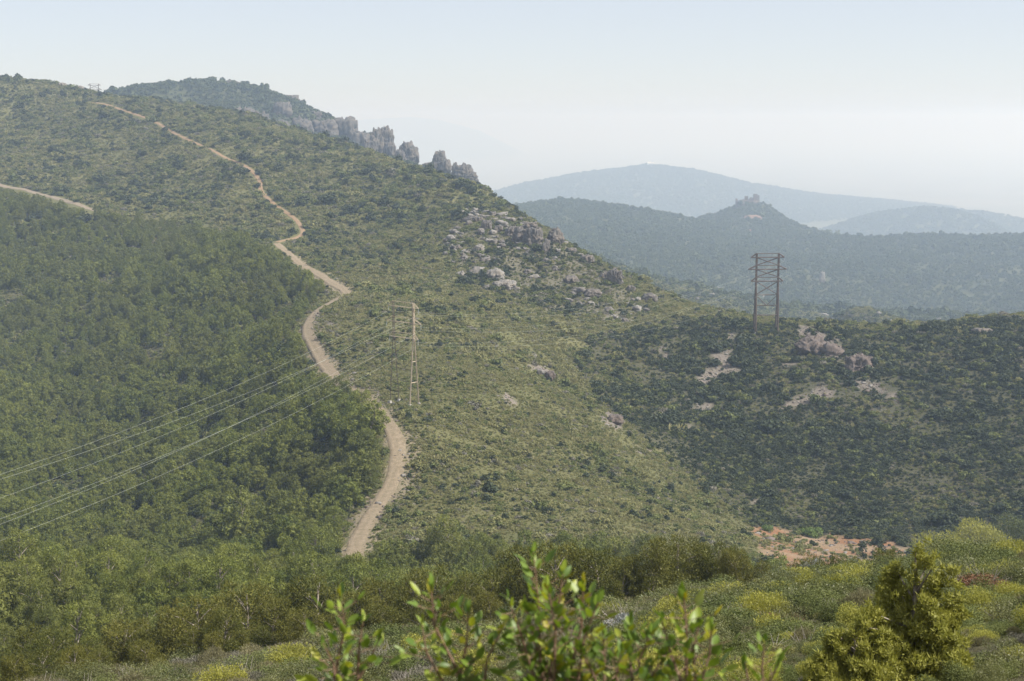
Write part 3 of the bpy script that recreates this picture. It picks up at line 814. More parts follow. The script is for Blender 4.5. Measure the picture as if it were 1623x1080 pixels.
rock(940, 470, 30, 14, 'grey rock in the scrub left of the blocky double rock', mat='rock', depth=1.0, sink=0.9, group='rocks of the shoulder crag')
rock(976, 672, 26, 16, 'pale pinkish rock step near the ravine', mat='brown', depth=1, group='rocks of the light slope')
rock(1303, 449, 9, 20, 'pale rock pillar standing on the hill behind the crest pylon', mat='pale', depth=0.8, cat='rock', group='rocks of the spur')
rock(98, 137, 14, 6, 'grey rock on the left summit skyline', mat='pale', depth=0.8, group='rocks of the left summit')
rock(126, 142, 14, 6, 'second rock of the left summit skyline, nearer the faint pylon', mat='pale', depth=0.8, group='rocks of the left summit')

stone_meshes = [rock_mesh('boulder', (1, 0.8, 0.7), 300 + i, M['pale'] if i % 2 else M['rock'], 3, rough=0.35) for i in range(8)]
def boulders(n_, region, size, group, label, ymin=0):
    lo, hi = region.min(0), region.max(0)
    k_ = 0; tries = 0
    while k_ < n_ and tries < 6000:
        tries += 1
        x = random.uniform(lo[0], hi[0]); y = random.uniform(lo[1], hi[1])
        if not inside(np.array([x]), np.array([y]), region)[0]: continue
        if fbm(np.array([x / 14]), np.array([y / 30]), oct=3, seed=33)[0] < 0.02: continue
        s = random.uniform(*size) * random.uniform(0.6, 1.3)
        o = link('boulder', random.choice(stone_meshes), loc=(x, y, float(H(x, y)) + s * 0.3), rot=(random.uniform(-.3, .3), random.uniform(-.3, .3), random.uniform(0, 6)), scale=(s * random.uniform(0.9, 1.7), s, s * random.uniform(0.6, 1.2)))
        tag(o, label, 'rock', group); k_ += 1
boulders(190, Z_ROCKY, (0.9, 2.3), 'pale boulders on the shoulder', 'pale boulder poking through scrub on the shoulder around the crag')
boulders(110, Z_SPUR, (2.2, 5.0), 'white boulders on the spur', 'white boulder on the low spur behind the right hill crest')

# ------------------------------------------------------------------ castle ruin on its hill, chapel on the far hill
cx, cy_, _ = at(1185, 320, 3148)
czr = float(H(cx, cy_))
ruin = link('ruined_castle', None, loc=(cx, cy_, czr), scale=1.6)
tag(ruin, 'ruined reddish castle walls crowning the conical hill', 'castle')
def wall_part(name, x0, y0_, x1, y1_, h, th, seed, mat='brown'):
    r = random.Random(seed); n_ = 9
    v, f = [], []
    d = Vector((x1 - x0, y1_ - y0_, 0)); nn = Vector((-d.y, d.x, 0)).normalized() * th / 2
    for i in range(n_):
        t = i / (n_ - 1); p = Vector((x0, y0_, 0)) + d * t; hh = h * r.uniform(0.55, 1.05)
        for s, z in ((-1, -4), (1, -4), (1, hh), (-1, hh)): q = p + nn * s; v.append((q.x, q.y, z))
    for i in range(n_ - 1):
        a = i * 4; b = a + 4
        f += [(a, b, b + 3, a + 3), (a + 1, a + 2, b + 2, b + 1), (a + 3, b + 3, b + 2, a + 2)]
    f += [(0, 3, 2, 1), ((n_ - 1) * 4, (n_ - 1) * 4 + 1, (n_ - 1) * 4 + 2, (n_ - 1) * 4 + 3)]
    link(name, mesh_np(name, v, f, mat=M[mat]), ruin)
wall_part('wall', -15, -4, 6, -6, 7, 2, 1); wall_part('wall', -15, 6, -15, -4, 8, 2, 2); wall_part('wall', 6, -6, 16, 2, 9, 2, 3); wall_part('wall', -10, 4, 10, 6, 10, 2, 4)
for tx, ty, tw, th_ in ((10, -2, 6, 15), (-2, 0, 5, 12), (14, 3, 5, 13)):
    b = Bars(); b.bar((tx, ty, -4), (tx, ty, th_), tw, tw * 0.85)
    link('tower', b.mesh('tower', M['brown']), ruin)
link('crag_base', rock_mesh('crag_base', (20, 14, 9), 77, M['brown'], 4), ruin, loc=(0, 0, -2))
for u, v, w, h, lab in [(1195,345,34,7,'reddish bare scar across the castle hill'),(1187,367,22,9,'round pinkish scar low on the castle hill'),(1140,372,8,4,'small pinkish scar left of the castle hill'),(1278,407,18,5,'pinkish scar on the slope right of the castle hill')]:
    rock(u, v, w, h, lab, 'earth_scar', 'redrock', depth=1.0, sub=3, group='bare scars of the castle hill', cat='bare scar', sink=2.0)
def far_z(x, y): return float(far_height(np.array([x]), np.array([y]))[0])
chx, chy, _ = at(1031, 262, 7400)
ch = link('chapel', None, loc=(chx, chy, far_z(chx, chy) - 1))
tag(ch, 'tiny white chapel on the top of the far blue hill', 'chapel')
b = Bars(); b.bar((-16, 0, -4), (16, 0, -4), 0.01); v = [(-16,-8,-6),(16,-8,-6),(16,8,-6),(-16,8,-6),(-16,-8,14),(16,-8,14),(16,8,14),(-16,8,14)]
bf = [(3,2,1,0),(4,5,6,7),(0,1,5,4),(1,2,6,5),(2,3,7,6),(3,0,4,7)]
link('wall', mesh_np('wall', v, bf, mat=M['white']), ch)
link('roof', mesh_np('roof', [(-17,-9,14.1),(17,-9,14.1),(17,9,14.1),(-17,9,14.1),(-17,0,20),(17,0,20)], [(0,1,5,4),(2,3,4,5),(0,4,3),(1,2,5),(3,2,1,0)], mat=M['white']), ch)
b = Bars(); b.bar((11, 0, 10), (11, 0, 27), 7, 6); link('bell_tower', b.mesh('bell_tower', M['white']), ch)

# ------------------------------------------------------------------ foliage shapes
def cards(centers, radii, n_, size, seed, tri=False, aspect=1.0, outward=0.6, up=0.4, shell=(0.55, 1.05), squash=0.85, jit=0.55):
    """leaf sized faces spread through the outer part of a set of clumps, facing outwards like shingles;
    tri=True gives pointed tufts that stick out of the clump instead"""
    g = np.random.default_rng(seed)
    centers = np.asarray(centers, float); radii = np.asarray(radii, float)
    p = radii ** 2; p = p / p.sum()
    idx = g.choice(len(radii), n_, p=p)
    d = g.normal(size=(n_, 3)); d[:, 2] += 0.25; d /= np.linalg.norm(d, axis=1)[:, None]
    r = radii[idx] * (shell[0] + (shell[1] - shell[0]) * g.uniform(0, 1, n_) ** 0.6)
    off = d * r[:, None]; off[:, 2] *= squash
    c = centers[idx] + off
    s = size * g.uniform(0.6, 1.35, n_)[:, None]
    tint_clump = g.uniform(0, 1, len(radii))[idx]
    tint = np.clip(0.5 * tint_clump + 0.5 * g.uniform(0, 1, n_), 0, 1)
    if tri:
        ax = d * outward + np.array([0, 0, up]) + g.normal(size=(n_, 3)) * 0.45
        ax /= np.linalg.norm(ax, axis=1)[:, None]
        t = np.cross(ax, g.normal(size=(n_, 3))); t /= np.linalg.norm(t, axis=1)[:, None] + 1e-9
        V = np.stack([c - t * s * aspect * 0.5, c + t * s * aspect * 0.5, c + ax * s], 1)
        kk = 3
    else:
        nr = d + np.array([0, 0, 0.2]) + g.normal(size=(n_, 3)) * jit
        nr /= np.linalg.norm(nr, axis=1)[:, None]
        ax = np.cross(nr, g.normal(size=(n_, 3))); ax /= np.linalg.norm(ax, axis=1)[:, None] + 1e-9
        t = np.cross(nr, ax)
        V = np.stack([c - ax * s * 0.5, c + t * s * aspect * 0.5, c + ax * s * 0.5, c - t * s * aspect * 0.5], 1)
        kk = 4
    return V.reshape(-1, 3), np.arange(n_ * kk).reshape(n_, kk), np.repeat(tint, kk)

def shrub_mesh(name, mat, seed, w=1.0, h=0.8, clumps=7, n_=130, size=0.22, **kw):
    """scrub cushion about 2w wide and h tall, foot at the origin"""
    g = np.random.default_rng(seed)
    C, Rr = [], []
    for i in range(clumps):
        a = g.uniform(0, 2 * math.pi); rr = w * 0.62 * math.sqrt(g.uniform(0, 1))
        q = g.uniform(0.28, 0.5)
        C.append((rr * math.cos(a), rr * math.sin(a), h * g.uniform(0.3, 0.75) * (1 - 0.35 * rr / w))); Rr.append(q * w)
    V, Fc, t = cards(C, Rr, n_, size, seed + 1, **kw)
    V[:, 2] = np.maximum(V[:, 2], -0.1)
    return mesh_np(name, V, Fc, t, mat)

def join_cards(parts):
    """quads and triangles of several card sets as one set of faces"""
    V, Fc, T, o = [], [], [], 0
    for v, f, t in parts:
        V.append(v); T.append(t); Fc += (f + o).tolist(); o += len(v)
    return np.concatenate(V), Fc, np.concatenate(T)
def mesh_parts(name, parts, mat):
    V, Fc, T = join_cards(parts)
    me = bpy.data.meshes.new(name)
    lens = np.array([len(f) for f in Fc]); flat = np.concatenate([np.asarray(f) for f in Fc])
    me.vertices.add(len(V)); me.vertices.foreach_set('co', V.astype(np.float32).ravel())
    me.loops.add(len(flat)); me.loops.foreach_set('vertex_index', flat.astype(np.int32))
    me.polygons.add(len(lens)); me.polygons.foreach_set('loop_start', np.r_[0, np.cumsum(lens)[:-1]].astype(np.int32))
    me.update(calc_edges=True)
    a = me.attributes.new('tint', 'FLOAT', 'POINT'); a.data.foreach_set('value', T.astype(np.float32))
    me.materials.append(mat)
    return me
def pine_crown(name, mat, seed, Hh=5.0, Wd=2.0, clumps=19, n_=1450, size=0.25, aspect=0.7, lean=0.3, base=0.14, tufts=500, tuft=0.4, taspect=0.2):
    g = np.random.default_rng(seed)
    C, Rr = [], []
    lx, ly = g.normal(size=2) * lean
    for i in range(clumps):
        hf = base + (0.90 - base) * ((i + g.uniform(0, 1)) / clumps) ** 0.85
        prof = math.sqrt(max(0.03, 1 - ((hf - 0.30) / 0.66) ** 2))
        a = i * 2.4 + g.uniform(-0.5, 0.5); rr = Wd * prof * g.uniform(0.3, 0.82)
        C.append((rr * math.cos(a) + lx * hf, rr * math.sin(a) + ly * hf, Hh * hf)); Rr.append(Wd * g.uniform(0.24, 0.40) * (1.2 - 0.68 * hf))
    a_ = cards(C, Rr, n_, size, seed + 1, aspect=aspect, shell=(0.4, 1.0), jit=0.4)
    b_ = cards(C, Rr, tufts, tuft, seed + 2, tri=True, aspect=taspect, outward=0.7, up=0.6, shell=(0.6, 0.95))
    return mesh_parts(name, [a_, b_], mat), C, (lx, ly)
def pine_trunk(name, C, lean, Hh, seed, r0=0.11, limbs=True):
    g = random.Random(seed); b = Bars()
    top = Vector((lean[0] * 0.85, lean[1] * 0.85, Hh * 0.86))
    path = [Vector((0, 0, -0.5)), Vector((g.uniform(-.1, .1), g.uniform(-.1, .1), Hh * 0.3)), Vector((lean[0] * .5, lean[1] * .5, Hh * 0.6)), top]
    b.tube(path, [r0, r0 * 0.8, r0 * 0.5, r0 * 0.15], 6)
    if limbs:
        for c in C[::2]:
            c = Vector(c); z = max(0.25 * Hh, c.z - 0.5)
            t = min(max(z / (Hh * 0.86), 0.02), 0.98)
            p = Vector((lean[0] * .85 * t, lean[1] * .85 * t, z * 0.92))
            b.tube([p, p.lerp(c, 0.55) + Vector((0, 0, 0.08)), c], [r0 * 0.4, r0 * 0.25, r0 * 0.08], 4)
    return b.mesh(name, M['bark'])

PROTO = {}
def proto_set(key, meshes):
    col = bpy.data.collections.new(key)
    for i, me in enumerate(meshes):
        o = bpy.data.objects.new('%s_kind.%03d' % (key, i), me); col.objects.link(o)
    PROTO[key] = (col, len(meshes))

def scatter(name, label, key_ids, pos, scl, rot, kind_idx, col):
    """one object of kind stuff: plants standing at given points"""
    me = bpy.data.meshes.new(name)
    me.vertices.add(len(pos)); me.vertices.foreach_set('co', pos.astype(np.float32).ravel())
    for nm, tp, arr, fld in (('plant_scale', 'FLOAT_VECTOR', scl, 'vector'), ('plant_turn', 'FLOAT_VECTOR', rot, 'vector')):
        a = me.attributes.new(nm, tp, 'POINT'); a.data.foreach_set(fld, arr.astype(np.float32).ravel())
    a = me.attributes.new('plant_kind', 'INT', 'POINT'); a.data.foreach_set('value', kind_idx.astype(np.int32))
    o = link(name, me); tag(o, label, kind='stuff')
    ng = bpy.data.node_groups.new(name, 'GeometryNodeTree')
    ng.interface.new_socket('Geometry', in_out='INPUT', socket_type='NodeSocketGeometry')
    ng.interface.new_socket('Geometry', in_out='OUTPUT', socket_type='NodeSocketGeometry')
    gi = ng.nodes.new('NodeGroupInput'); go = ng.nodes.new('NodeGroupOutput')
    ci = ng.nodes.new('GeometryNodeCollectionInfo'); ci.inputs['Collection'].default_value = col
    ci.inputs['Separate Children'].default_value = True; ci.inputs['Reset Children'].default_value = True
    ip = ng.nodes.new('GeometryNodeInstanceOnPoints'); ip.inputs['Pick Instance'].default_value = True
    ng.links.new(gi.outputs[0], ip.inputs['Points']); ng.links.new(ci.outputs[0], ip.inputs['Instance'])
    for nm, tp, sock in (('plant_scale', 'FLOAT_VECTOR', 'Scale'), ('plant_turn', 'FLOAT_VECTOR', 'Rotation'), ('plant_kind', 'INT', 'Instance Index')):
        na = ng.nodes.new('GeometryNodeInputNamedAttribute'); na.data_type = tp; na.inputs['Name'].default_value = nm
        ng.links.new(na.outputs['Attribute'], ip.inputs[sock])
    ng.links.new(ip.outputs[0], go.inputs[0])
    md = o.modifiers.new('plants', 'NODES'); md.node_group = ng
    return o

def spread(y0, y1, step, bear=0.5, top=5.0, seed=0, xlo=None, xhi=None):
    """jittered grid of standing points inside the fan the hilltop overlooks"""
    g = np.random.default_rng(seed)
    ys = np.arange(y0, y1, step)
    out = []
    for yy in ys:
        xm = bear * yy + 12
        xs = np.arange(-xm, xm, step)
        out.append(np.c_[xs + g.uniform(-.5, .5, len(xs)) * step, np.full(len(xs), yy) + g.uniform(-.5, .5, len(xs)) * step])
    q = np.concatenate(out)
    q = q[seen(q[:, 0], np.maximum(q[:, 1], 6), top)]
    return q
def finish(q, s, flat=1.0, seed=0, sink=0.05):
    g = np.random.default_rng(seed)
    n_ = len(q)
    pos = np.c_[q, H(q[:, 0], q[:, 1]) - sink]
    scl = np.c_[s * g.uniform(0.8, 1.25, n_), s * g.uniform(0.8, 1.25, n_), s * flat * g.uniform(0.8, 1.25, n_)]
    rot = np.c_[g.uniform(-.12, .12, n_), g.uniform(-.12, .12, n_), g.uniform(0, 6.283, n_)]
    return pos, scl, rot

# ---- scrub of the slopes
KINDS = [('olive', 3), ('green', 3), ('dark', 3), ('grey', 2), ('straw', 2)]
meshes = []; start = {}
for kname, cnt in KINDS:
    start[kname] = len(meshes)
    for i in range(cnt):
        if kname == 'straw': meshes.append(shrub_mesh('scrub', M['straw'], 500 + i, 0.9, 0.35, 6, 110, 0.42, tri=True, aspect=0.3, up=1.2, outward=0.3))
        elif kname == 'dark': meshes.append(shrub_mesh('scrub', M['dark'], 520 + i, 1.0, 1.25, 9, 230, 0.26))
        else: meshes.append(shrub_mesh('scrub', M[kname], 540 + i + 10 * len(meshes), 1.0, 0.85, 8, 190, 0.24))
proto_set('scrub', meshes)
def pick_scrub(q, seed):
    g = np.random.default_rng(seed)
    x, y = q[:, 0], q[:, 1]
    n_ = len(q)
    jx = x + 4 * fbm(x / 8, y / 8, oct=2, seed=131); jy = y + 6 * fbm(x / 8, y / 8, oct=2, seed=132)
    right = inside(jx, jy, Z_RIGHT); pine = inside(x, y, Z_PINE); rocky = inside(jx, jy, Z_ROCKY)
    up = (y > 700) & ~right & ~pine
    patch = fbm(x / 22, y / 30, oct=4, seed=140)
    w = np.tile(np.array([0.48, 0.22, 0.04, 0.08, 0.18]), (n_, 1))
    w[right] = [0.07, 0.26, 0.58, 0.06, 0.03]
    w[pine] = [0.25, 0.45, 0.15, 0.10, 0.05]
    w[rocky] = [0.20, 0.36, 0.30, 0.10, 0.04]
    w[up] = [0.36, 0.36, 0.14, 0.07, 0.07]
    w[:, 2] *= np.clip(1 + 2.4 * patch, 0.15, 3); w[:, 1] *= np.clip(1 + 1.2 * patch, 0.4, 2.2); w[:, 4] *= np.clip(1 - 2.5 * patch, 0.1, 3); w[:, 0] *= np.clip(1 - 1.0 * patch, 0.4, 2)
    w /= w.sum(1, keepdims=True)
    k_ = (g.uniform(0, 1, n_)[:, None] > np.cumsum(w, 1)).sum(1)
    k_ = np.minimum(k_, 4)
    st = np.array([start[a] for a, _ in KINDS]); ct = np.array([c for _, c in KINDS])
    idx = st[k_] + (g.uniform(0, 1, n_) * ct[k_]).astype(int)
    s = np.array([0.85, 0.95, 1.05, 0.75, 0.85])[k_] * np.exp(g.normal(0, 0.34, n_))
    # thickets and gaps; bare ground on tracks, scree, red earth
    thick = fbm(x / 7, y / 9, oct=3, seed=145)
    s = s * np.clip(1 + 0.9 * thick, 0.55, 1.7)
    keep = g.uniform(0, 1, n_) < np.clip(1.0 + 0.6 * thick, 0.72, 1)
    keep &= seg_dist(x, y, TXY) > np.where(y < 700, 2.9 + 1.6 * g.uniform(0, 1, n_) ** 2, 2.4)
    keep &= seg_dist(x, y, SXY) > 3.0
    for ahead, gap_ in ((3, 2.4), (6, 2.2), (9, 1.6)):      # low turf where the shoulder falls away below the tracks
        keep &= (seg_dist(x, y + ahead, TXY) > gap_) | (y < 715) | (y > 800)
        keep &= seg_dist(x, y + ahead, SXY) > gap_
    keep &= ~(rocky & (g.uniform(0, 1, n_) > 0.72))
    for zp in Z_SCREE: keep &= ~(inside(jx, jy, zp) & (g.uniform(0, 1, n_) > 0.13))
    keep &= ~(inside(jx, jy, Z_RED) & (g.uniform(0, 1, n_) > np.where(fbm(x / 7, y / 7, oct=2, seed=199) > 0.1, 0.25, 0.03)))
    keep &= ~(pine & (g.uniform(0, 1, n_) > 0.75))
    return keep, idx, s
for (ya, yb, st, mul, nm, lab) in [(125, 470, 1.12, 0.82, 'slope_scrub', 'olive and green maquis scrub carpeting the lit slope and ravine'),
                                   (470, 800, 1.55, 1.1, 'ridge_scrub', 'maquis scrub over the shoulder crag and the hill crest'),
                                   (800, 1500, 2.6, 1.7, 'summit_scrub', 'fine scrub over the left summit and the spur')]:
    q = spread(ya, yb, st, 0.46, 3.0, seed=int(ya))
    keep, idx, s = pick_scrub(q, int(ya) + 1)
    q, idx, s = q[keep], idx[keep], s[keep] * mul
    pos, scl, rot = finish(q, s, 0.9, int(ya) + 2)
    scatter(nm, lab, None, pos, scl, rot, idx, PROTO['scrub'][0])
    print(nm, len(q))

# ---- low turf and dwarf scrub that closes the ground between the bushes
for (ya, yb, st, mul) in [(125, 470, 1.15, 0.42), (470, 800, 1.7, 0.62), (800, 1450, 3.0, 1.0)]:
    q = spread(ya, yb, st, 0.46, 3.0, seed=int(ya) + 40)
    keep, idx, s = pick_scrub(q, int(ya) + 41)
    q, idx = q[keep], idx[keep]
    gq = np.random.default_rng(int(ya) + 42)
    rt = inside(q[:, 0], q[:, 1], Z_RIGHT)
    idx = np.where(gq.uniform(0, 1, len(q)) < np.where(rt, 0.25, 0.6), np.where(gq.uniform(0, 1, len(q)) < 0.5, start['olive'], start['straw']) + gq.integers(0, 2, len(q)), idx)
    pos, scl, rot = finish(q, mul * np.exp(gq.normal(0, 0.25, len(q))), 0.8, int(ya) + 43)
    scatter('low_turf', ['low turf and dwarf scrub between the bushes of the lit slope', 'low turf and dwarf scrub around the shoulder crag', 'low turf and dwarf scrub under the left summit'][(ya > 400) + (ya > 700)], None, pos, scl, rot, idx, PROTO['scrub'][0])

# ---- loose stones on the scree, the red earth and the verges of the track
proto_set('stone', [rock_mesh('stone', (0.5, 0.42, 0.3), 400 + i, M['pale'] if i % 2 else M['brown'], 1, rough=0.3) for i in range(6)])
g = np.random.default_rng(58)
q = spread(250, 640, 1.0, 0.46, 3.0, seed=57)
x, y = q[:, 0], q[:, 1]
keep = np.zeros(len(q), bool)
for zp in Z_SCREE: keep |= inside(x + 2 * fbm(x / 4, y / 4, oct=2, seed=201), y + 3 * fbm(x / 4, y / 4, oct=2, seed=202), zp)
keep |= inside(x, y, Z_RED) & (g.uniform(0, 1, len(q)) < 0.10)
td = seg_dist(x, y, TXY)
keep |= (td > 2.1) & (td < 6) & (g.uniform(0, 1, len(q)) < 0.30)
keep |= (td <= 2.1) & (td > 1.5) & (g.uniform(0, 1, len(q)) < 0.2)
q = q[keep]
pos, scl, rot = finish(q, np.exp(g.normal(-0.55, 0.5, len(q))), 1.0, 59, sink=0.0)
scatter('loose_stones', 'loose stones on the scree, the red earth and the track verges', None, pos, scl, rot, g.integers(0, 6, len(q)), PROTO['stone'][0])
# green weeds and grass tufts along the track
x = []
for a, b in zip(C_TRACK[:-1], C_TRACK[1:]): x.append(a)
x = np.array(x); nx_ = np.gradient(x, axis=0); nx_ /= np.linalg.norm(nx_, axis=1)[:, None]; nx_ = np.c_[-nx_[:, 1], nx_[:, 0]]
q = np.concatenate([x + nx_ * ((2.25 + np.abs(g.normal(0, 1.1, len(x)))) * sg)[:, None] + g.normal(0, 0.4, x.shape) for sg in (-1, 1) for rep_ in range(2)])
pos, scl, rot = finish(q, np.exp(g.normal(-1.15, 0.4, len(q))), 0.8, 56)
scatter('verge_weeds', 'green weeds along both verges of the dirt track', None, pos, scl, rot, np.where(g.uniform(0, 1, len(q)) < 0.6, start['green'], start['straw']) + g.integers(0, 2, len(q)), PROTO['scrub'][0])

# ---- woods of the distant hills
proto_set('wood', [shrub_mesh('wood', M['wood'], 600 + i, 1.0, 1.3, 7, 90, 0.5) for i in range(5)])
q = np.concatenate([spread(1490, 3560, 7.4, 0.48, 8.0, seed=61), spread(900, 1490, 7.5, 0.48, 8.0, seed=62)])
patch = fbm(q[:, 0] / 90, q[:, 1] / 120, oct=4, seed=160)
g = np.random.default_rng(63)
keep = (g.uniform(0, 1, len(q)) < np.clip(0.95 + 0.7 * patch, 0.62, 1)) & ((q[:, 1] > 1490) | (q[:, 0] > 60))
q = q[keep]
pos, scl, rot = finish(q, np.exp(g.normal(0, 0.3, len(q))) * np.where(q[:, 1] > 1490, 3.6, 2.0), 1.0, 64)
scatter('distant_wood', 'dark woods dotted over the hazy hills in the distance', None, pos, scl, rot, g.integers(0, 5, len(q)), PROTO['wood'][0])
print('wood', len(q))
q = np.concatenate([np.c_[g.uniform(700, 2300, 9000), g.uniform(4600, 5800, 9000)], np.c_[g.uniform(-500, 3700, 32000), g.uniform(5300, 7600, 32000)]])
zf = far_height(q[:, 0], q[:, 1]); kp = zf > 60
q, zf = q[kp], zf[kp]
_, scl, rot = finish(q, g.uniform(4, 8, len(q)) * np.where(q[:, 1] > 5000, 1.5, 1.0), 0.9, 66)
scatter('far_wood', 'faint woods on the low hill before the plain', None, np.c_[q, zf], scl, rot, g.integers(0, 5, len(q)), PROTO['wood'][0])

# ---- pines
PV = []
for i in range(7):
    hh = [5.0, 4.6, 5.4, 4.2, 5.0, 4.8, 5.6][i]; wd = [2.0, 2.1, 1.9, 2.0, 2.3, 1.8, 2.2][i]
    crown, C, ln = pine_crown('pine_crown', M['pine'], 700 + 13 * i, hh, wd)
    PV.append((crown, pine_trunk('pine_trunk', C, ln, hh, i), hh))
proto_set('pine', [p[0] for p in PV])
PM = []
for i in range(5):
    hh = [5.0, 4.7, 5.3, 4.5, 5.1][i]; wd = [2.0, 2.15, 1.95, 2.1, 2.25][i]
    crown, C, ln = pine_crown('mid_pine_crown', M['pine'], 760 + 19 * i, hh, wd, 24, 3400, 0.15, 0.6, 0.4, 0.14, 3000, 0.24, 0.18)
    PM.append((crown, pine_trunk('mid_pine_trunk', C, ln, hh, 60 + i), hh))
q = np.concatenate([spread(125, 420, 3.2, 0.46, 6.0, seed=71), spread(420, 1010, 3.6, 0.46, 6.0, seed=72)])
x, y = q[:, 0], q[:, 1]
jx = x + 3 * fbm(x / 10, y / 10, oct=2, seed=171); jy = y + 4 * fbm(x / 10, y / 10, oct=2, seed=172)
ins = inside(jx, jy, Z_PINE)
# a loose belt of pines also fills the dip between the near slope and the ridge
u_, v_ = to_px(x, y, H(x, y))
belt = (y < 285) & (y > 125) & (u_ < 1260) & (fbm(x / 18, y / 18, oct=3, seed=175) > -0.12)
keep = ins | belt
gap = fbm(x / 13, y / 17, oct=3, seed=178)
keep &= gap > -0.30
for zp in Z_CLEAR: keep &= ~(inside(jx, jy, zp) & (g.uniform(0, 1, len(x)) > 0.3))
keep &= seg_dist(x, y, TXY) > 4.6
keep &= seg_dist(x, y, SXY) > 4.0
# the open stretches of the track: no tree grows where its crown would stand before them
TV = [(p, q) for p, q in list(zip((TRACK + PATHUP)[:-1], (TRACK + PATHUP)[1:])) + list(zip(SIDE[:-1], SIDE[1:])) if not (604 < p[1] < 690 and 604 < q[1] < 690)]
for p, q_ in TV:
    for f in (0.0, 0.33, 0.67):
        pu, pv, pY = [a * (1 - f) + b * f for a, b in zip(p, q_)]
        if pv > 888: continue
        vt = to_px(x, y, H(x, y) + 5.2)[1]
        keep &= ~((y < pY) & ((y > pY - 90) | (pv > 790)) & (np.abs(u_ - pu) < 2.6 * F / y + 2.4 * F / pY * 0.8) & (vt < pv + 2) & (v_ > pv - 4))
q = q[keep]; x, y = q[:, 0], q[:, 1]
size = (1.02 + 0.4 * fbm(x / 30, y / 30, oct=2, seed=181)) * np.exp(g.normal(0, 0.26, len(q)))
tr = seg_dist(x, y, TXY)
size = np.where((tr < 16) & (y < 560) & (g.uniform(0, 1, len(q)) < 0.6), size * 1.25, size)
kidx = g.integers(0, len(PV), len(q))
print('pines', len(q))
z = H(x, y)
u_, v_ = to_px(x, y, z + 3)
vis = seen(x, y, 4.5, 0.0) & (u_ > -5) & (u_ < 1628) & (v_ < 1085)
rank = np.where(vis, size / np.hypot(x, y), 0)
order = np.argsort(-rank)
solo = np.zeros(len(q), bool); solo[order[:245]] = True
pos, scl, rot = finish(q, size, 1.0, 74)
def pine_label(u, v, y):
    near = 'nearer' if y < 200 else ('middle' if y < 270 else 'farther')
    if u < 90: return near + ' bushy green pine at the left edge of the lower wood'
    if u < 170: return near + ' bushy green pine low in the left corner wood'
    if u < 250: return near + ' bushy green pine in the wood below the cables'
    if u < 330: return near + ' bushy green pine in the wood left of the foreground pines'
    if u < 400: return near + ' bushy green pine in the wood above the bare trunk'
    if u < 470: return near + ' bushy green pine in the wood below the lower track bend'
    if u < 550: return near + ' bushy green pine just left of the end of the dirt track'
    if u < 640: return near + ' bushy green pine just right of the end of the dirt track'
    if u < 740: return near + ' green pine at the foot of the lit slope'
    if u < 860: return near + ' green pine behind the foreground pines under the lit slope'
    return near + ' green pine in the dip in front of the red earth'
for i in np.nonzero(solo)[0]:
    crown, trunk, hh = PM[kidx[i] % 5] if y[i] < 330 else PV[kidx[i]]
    r_ = link('pine_tree', None, loc=pos[i], rot=(0, 0, float(rot[i, 2])), scale=tuple(float(t) for t in scl[i]))
    link('crown', crown, r_); link('trunk', trunk, r_)
    lab = pine_label(u_[i], v_[i], y[i])
    tag(r_, lab, 'pine tree', lab)
rest = ~solo
scatter('pine_wood', 'dense green pine wood on the slope left of the dirt track', None, pos[rest], scl[rest], rot[rest], kidx[rest], PROTO['pine'][0])

for k_, (u, v, hpx, lab) in enumerate([(515, 628, 26, 'tall dark pine leftmost of the clump hiding the track bend'), (538, 640, 32, 'tall dark pine at the upper edge of the clump hiding the track bend'), (556, 652, 36, 'tall dark pine in the middle of the clump hiding the track bend'), (574, 668, 38, 'tall dark pine nearest the pylon in the clump hiding the track bend'),
        (548, 678, 36, 'broad dark pine in the lower middle of the clump by the bend'), (585, 694, 40, 'dark pine at the right edge of the clump beside the track'), (562, 706, 38, 'dark pine low in the clump by the bend'), (590, 730, 38, 'round pine below the clump beside the track'), (568, 742, 34, 'round pine left of the one beside the track'),
        (588, 780, 40, 'round pine hugging the left side of the lower track'), (560, 800, 36, 'round pine further left of the lower track'), (530, 850, 46, 'large dark pine left of the end of the track'), (500, 862, 40, 'dark pine beside the large one left of the track end'),
        (505, 468, 24, 'dark pine at the upper tip of the wood beside the track'), (488, 470, 24, 'dark pine behind the upper tip of the wood'), (470, 455, 22, 'dark pine in the upper tip of the wood below the fork'), (455, 430, 20, 'dark pine under the track fork')]):
    x, y = on_ground(u, v)
    PVS = PM[k_ % 5]; hh = PVS[2]; sc = hpx * (1.5 if k_ < 9 else 1.15) * y / F / hh
    r_ = link('pine_tree', None, loc=(x, y, float(H(x, y)) - 0.1), rot=(0, 0, k_ * 1.3), scale=(sc * 1.1, sc * 1.1, sc)); link('crown', PVS[0], r_); link('trunk', PVS[1], r_)
    tag(r_, lab, 'pine tree', 'pines along the left edge of the track')

# tall trees on the distant skyline saddle right of the castle hill
for k_, (u, v, h_, lab) in enumerate([(1303, 372, 9, 'left small dark tree of the skyline clump right of the castle hill'), (1316, 374, 14, 'second dark tree of the skyline clump right of the castle hill'), (1328, 376, 15, 'biggest round tree of the skyline clump right of the castle hill'), (1338, 377, 12, 'low right tree of the skyline clump beside the castle hill'), (1347, 378, 11, 'lone dark tree just right of the skyline clump')]):
    x, y = at(u, v, 3050)[:2]
    s = h_ * y / F / 5.0
    r_ = link('pine_tree', None, loc=(x, y, float(H(x, y)) - 0.5), scale=(s * 1.25, s * 1.25, s)); link('crown', PV[k_][0], r_); link('trunk', PV[k_][1], r_)
    tag(r_, lab, 'pine tree', 'trees on the distant skyline')

